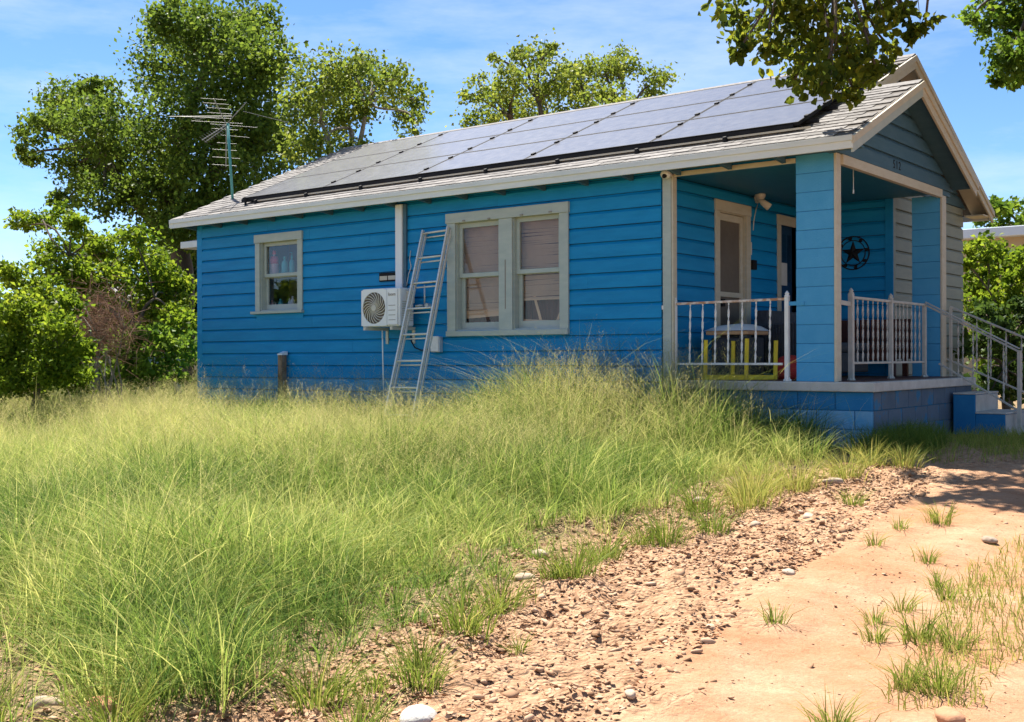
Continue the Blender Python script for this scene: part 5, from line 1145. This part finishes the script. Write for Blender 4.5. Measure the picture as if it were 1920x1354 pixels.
# single tufts on the bare earth
TU = [(2.52, -5.92, .8), (2.99, -5.85, .9), (2.88, -5.56, .8), (2.93, -5.32, .8), (2.73, -4.32, .8), (2.34, -4.11, .7), (2.46, -3.24, 1.2), (1.74, -2.93, 1.2), (2.94, -4.77, .9), (3.05, -5.02, .9), (3.17, -5.8, 1.3), (3.35, -5.84, 1.1), (3.26, -7.0, 1.2), (3.34, -6.45, 1.1), (3.47, -6.45, 1.3), (1.52, -7.62, 1.0), (1.49, -7.3, 1.2), (1.7, -6.87, .7), (1.13, -5.79, 1.1), (.97, -4.62, 1.2), (1.10, -3.34, 2.9), (.88, -2.75, 3.0), (1.02, -2.3, 3.0), (1.70, -7.84, .8), (2.3, -3.55, .7), (1.25, -1.8, 2.4), (1.55, -1.25, 1.8), (1.2, -1.15, 2.3)]
GT = [(1.42, -7.85, 2.2), (1.62, -7.45, 1.9), (1.36, -6.85, 2.1), (1.18, -6.35, 2.0), (1.22, -5.75, 2.3), (1.02, -5.15, 2.0), (1.12, -4.55, 2.4), (1.28, -4.2, 1.7), (.92, -3.75, 2.2), (1.05, -8.55, 2.3), (.55, -8.85, 2.1), (1.9, -8.1, 1.6)]
for i, (x, y, s) in enumerate(TU+GT):
    n = int(70*s**1.3); q = r.normal(0, .028*s, (n, 2)); Pq = np.array((x, y))+q
    az = np.arctan2(q[:, 1], q[:, 0])+r.normal(0, .5, n)
    V, F, T = blades(Pq, gsurf(Pq)-.005, r.uniform(.07, .17, n)*s**.8, r.uniform(.003, .0065, n), r.gamma(3, .26, n).clip(.1, 1.3), r, np.clip(r.normal(.42 if i >= len(TU) else (.50 if s < 1.4 else .75), .2, n), 0, 1), az)
    big_ = s >= 1.5
    o = link('grass_tuft', np_mesh('grass_tuft', V, F, T), 'tuft')
    if i >= len(TU): tag(o, 'bushy green grass tuft where the tall grass meets the rubble', 'grass tuft', 'green tufts along the grass edge')
    else: tag(o, 'large straw coloured grass tuft at the edge of the rubble' if big_ else 'small green grass tuft growing alone on the bare earth', 'grass tuft', 'straw grass tufts' if big_ else 'green grass tufts on the earth')
# broad leaved weeds against the porch base
for i, (u, v) in enumerate(((1470, 812), (1492, 826), (1528, 818), (1446, 822), (1512, 832))):
    d = ray(u, v); p = CAM+d*((-.62-CAM[2])/d[2]); x, y = p[0], min(p[1], -.22); z = g1(x, y); n = 12
    az = r.uniform(0, 2*math.pi, n); V, F, T = blades(np.array((x, y))+r.normal(0, .012, (n, 2)), np.full(n, z-.01), r.uniform(.2, .42, n), r.uniform(.022, .04, n), r.uniform(.3, .9, n), r, np.clip(r.normal(.55, .2, n), 0, 1), az)
    o = link('broad_leaf_weed', np_mesh('broad_leaf_weed', V, F, T), 'weed'); tag(o, 'pale green broad leaved weed growing against the porch base', 'weed', 'weeds against the porch base')
# ------------------------------------------------------------------ rubble and stones
ico = [(0, 0, 1)]+[(math.cos(a)*.894, math.sin(a)*.894, .447) for a in [i*2*math.pi/5 for i in range(5)]]+[(math.cos(a)*.894, math.sin(a)*.894, -.447) for a in [(i+.5)*2*math.pi/5 for i in range(5)]]+[(0, 0, -1)]
icf = [(0, 1+i, 1+(i+1) % 5) for i in range(5)]+[(1+i, 6+i, 1+(i+1) % 5) for i in range(5)]+[(1+(i+1) % 5, 6+i, 6+(i+1) % 5) for i in range(5)]+[(6+i, 11, 6+(i+1) % 5) for i in range(5)]
ico, icf = np.array(ico), np.array(icf)
RUB = [(0.2, -8.9), (.9, -8.4), (1.05, -7.4), (.9, -6.4), (.2, -4.9), (.3, -3.1), (.6, -1.9), (1.0, -.7), (1.9, -1.4), (2.05, -2.3), (2.05, -3.2), (2.2, -4.5), (2.2, -5.5), (2.4, -6.3), (2.55, -7.1), (2.6, -8.8)]
q = sample_poly(RUB, 70000, (-.2, 2.8, -9, -.6), r); q = q[r.uniform(0, 1, len(q)) < np.clip(vnoise(q, 2.0, 61)*1.3+.1, .1, 1)][:14000]
q2 = sample_poly(PATH, 3600, (1.9, 4.5, -8, .5), r); q3 = sample_poly([(-.6, -9), (.1, -8.6), (1, -8.1), (.9, -6), (-.2, -5.2), (-1.4, -7)], 1500, (-1.5, 1.2, -9.2, -5), r)
q = np.concatenate([q, q2, q3]); n = len(q); sz = np.clip(r.lognormal(math.log(.0066), .62, n), .0025, .030); sz[len(q)-len(q2)-len(q3):] *= .55
sc3 = sz[:, None]*np.column_stack([r.uniform(.8, 1.5, n), r.uniform(.7, 1.1, n), r.uniform(.25, .6, n)])
V = ico[None]*(1+r.uniform(-.45, .40, (n, 12, 1)))*sc3[:, None, :]; a = r.uniform(0, 6.28, n); c_, s_ = np.cos(a)[:, None], np.sin(a)[:, None]
tl_ = r.normal(0, .3, (n, 1)); V = np.stack([V[..., 0]*c_-V[..., 1]*s_, V[..., 0]*s_+V[..., 1]*c_, V[..., 2]+V[..., 0]*tl_], -1)
V += np.column_stack([q, gsurf(q)+sc3[:, 2]*.25])[:, None, :]
F = (icf[None]+np.arange(n)[:, None, None]*12).reshape(-1, 3); T = np.repeat(np.clip(r.normal(.58, .22, n), 0, 1), 12)
go = link('rubble', np_mesh('rubble', V.reshape(-1, 3), F, T), 'clod'); tag(go, 'crumbled orange earth clods and small stones between grass and path', 'rubble', None, 'stuff')
# dry flakes and dead leaves over the rubble
q = sample_poly(RUB, 30000, (-.2, 2.8, -9, -.6), r); q = np.concatenate([q[r.uniform(0, 1, len(q)) < np.clip(vnoise(q, 1.7, 66)*1.8-.4, 0, 1)][:9000], sample_poly([(-.6, -9.3), (.5, -9), (1.3, -8.1), (1.0, -5.5), (.2, -4.6), (-1.4, -7)], 4200, (-1.5, 1.4, -9.4, -4.4), r)])
zq = gsurf(q); V, F, T = leaves_np(np.column_stack([q, zq]), .036, 0, 78, 2, up=1.2); dzv = V[:, 2]-np.repeat(zq, 4); V[:, 2] = np.repeat(zq, 4)+.006+np.abs(dzv)*.45
go = link('dry_flakes', np_mesh('dry_flakes', V, F, np.clip(T*.8+.12, 0, 1)), 'clod'); tag(go, 'dry leaf flakes and earth crumbs strewn over the rubble strip', 'leaf litter', None, 'stuff')
# leaf litter by the steps
q = sample_poly(MULCH, 5200, (.2, 4, 1, 8), r); q = q[~inpoly(q, [(-1.5, -.1), (1.45, -.1), (1.45, 3.35), (-1.5, 3.35)])]
V, F, T = leaves_np(np.column_stack([q, gsurf(q)+.012]), .06, 0, 77, 2, up=2.0); V[:, 2] = np.repeat(gsurf(q), 4)+.008+np.abs(V[:, 2]-np.repeat(gsurf(q)+.012, 4))*.3
go = link('leaf_litter', np_mesh('leaf_litter', V, F, T), 'litter'); tag(go, 'brown fallen leaves on the ground beside the porch steps', 'leaf litter', None, 'stuff')
ST = [(1.87, -7.73, .085, 'stonew', 'large smooth white stone lying among the red clods'), (2.17, -4.97, .036, 'stone', None), (1.67, -3.55, .045, 'stone', None), (1.37, -3.75, .045, 'stone', None), (.72, -8.37, .07, 'redstone', 'flat red stone half hidden at the foot of the tall grass'), (2.47, -7.13, .026, 'stone', None), (2.88, -3.6, .045, 'stone', None), (3.6, -6.73, .06, 'redstone', 'tan flat stone at the edge of the sandy path'), (.98, -5.87, .05, 'stone', None), (.65, -5.29, .05, 'stone', None), (1.25, -2.12, .07, 'stone', None), (.62, -3.19, .05, 'stone', None), (.5, -8.5, .06, 'stone', None), ]
import bmesh
for i, (x, y, s, m, lab) in enumerate(ST):
    bm = bmesh.new(); bmesh.ops.create_icosphere(bm, subdivisions=3, radius=1)
    fl = random.uniform(.45, .7); sd = i*3.1
    for v in bm.verts:
        k = 1+.22*mnoise.noise(Vector(v.co)*.9+Vector((sd, 0, 0)))+.10*mnoise.noise(Vector(v.co)*2.2+Vector((0, sd, 0)))+.05*mnoise.noise(Vector(v.co)*6+Vector((0, sd, 0)))
        v.co = Vector((v.co.x*1.25*k, v.co.y*.85*k, v.co.z*fl*k))*s
    bmesh.ops.rotate(bm, verts=bm.verts, cent=(0, 0, 0), matrix=Matrix.Rotation(random.uniform(0, 6), 3, 'Z'))
    me = bpy.data.meshes.new('stone'); bm.to_mesh(me); bm.free(); o = link('stone', me, m, None, True)
    o.location = (x, y, float(gsurf(np.array([[x, y]]))[0])+s*fl*.45)
    tag(o, lab or 'pale fist sized stone lying among the rubble', 'stone', None if lab else 'pale stones on the rubble')
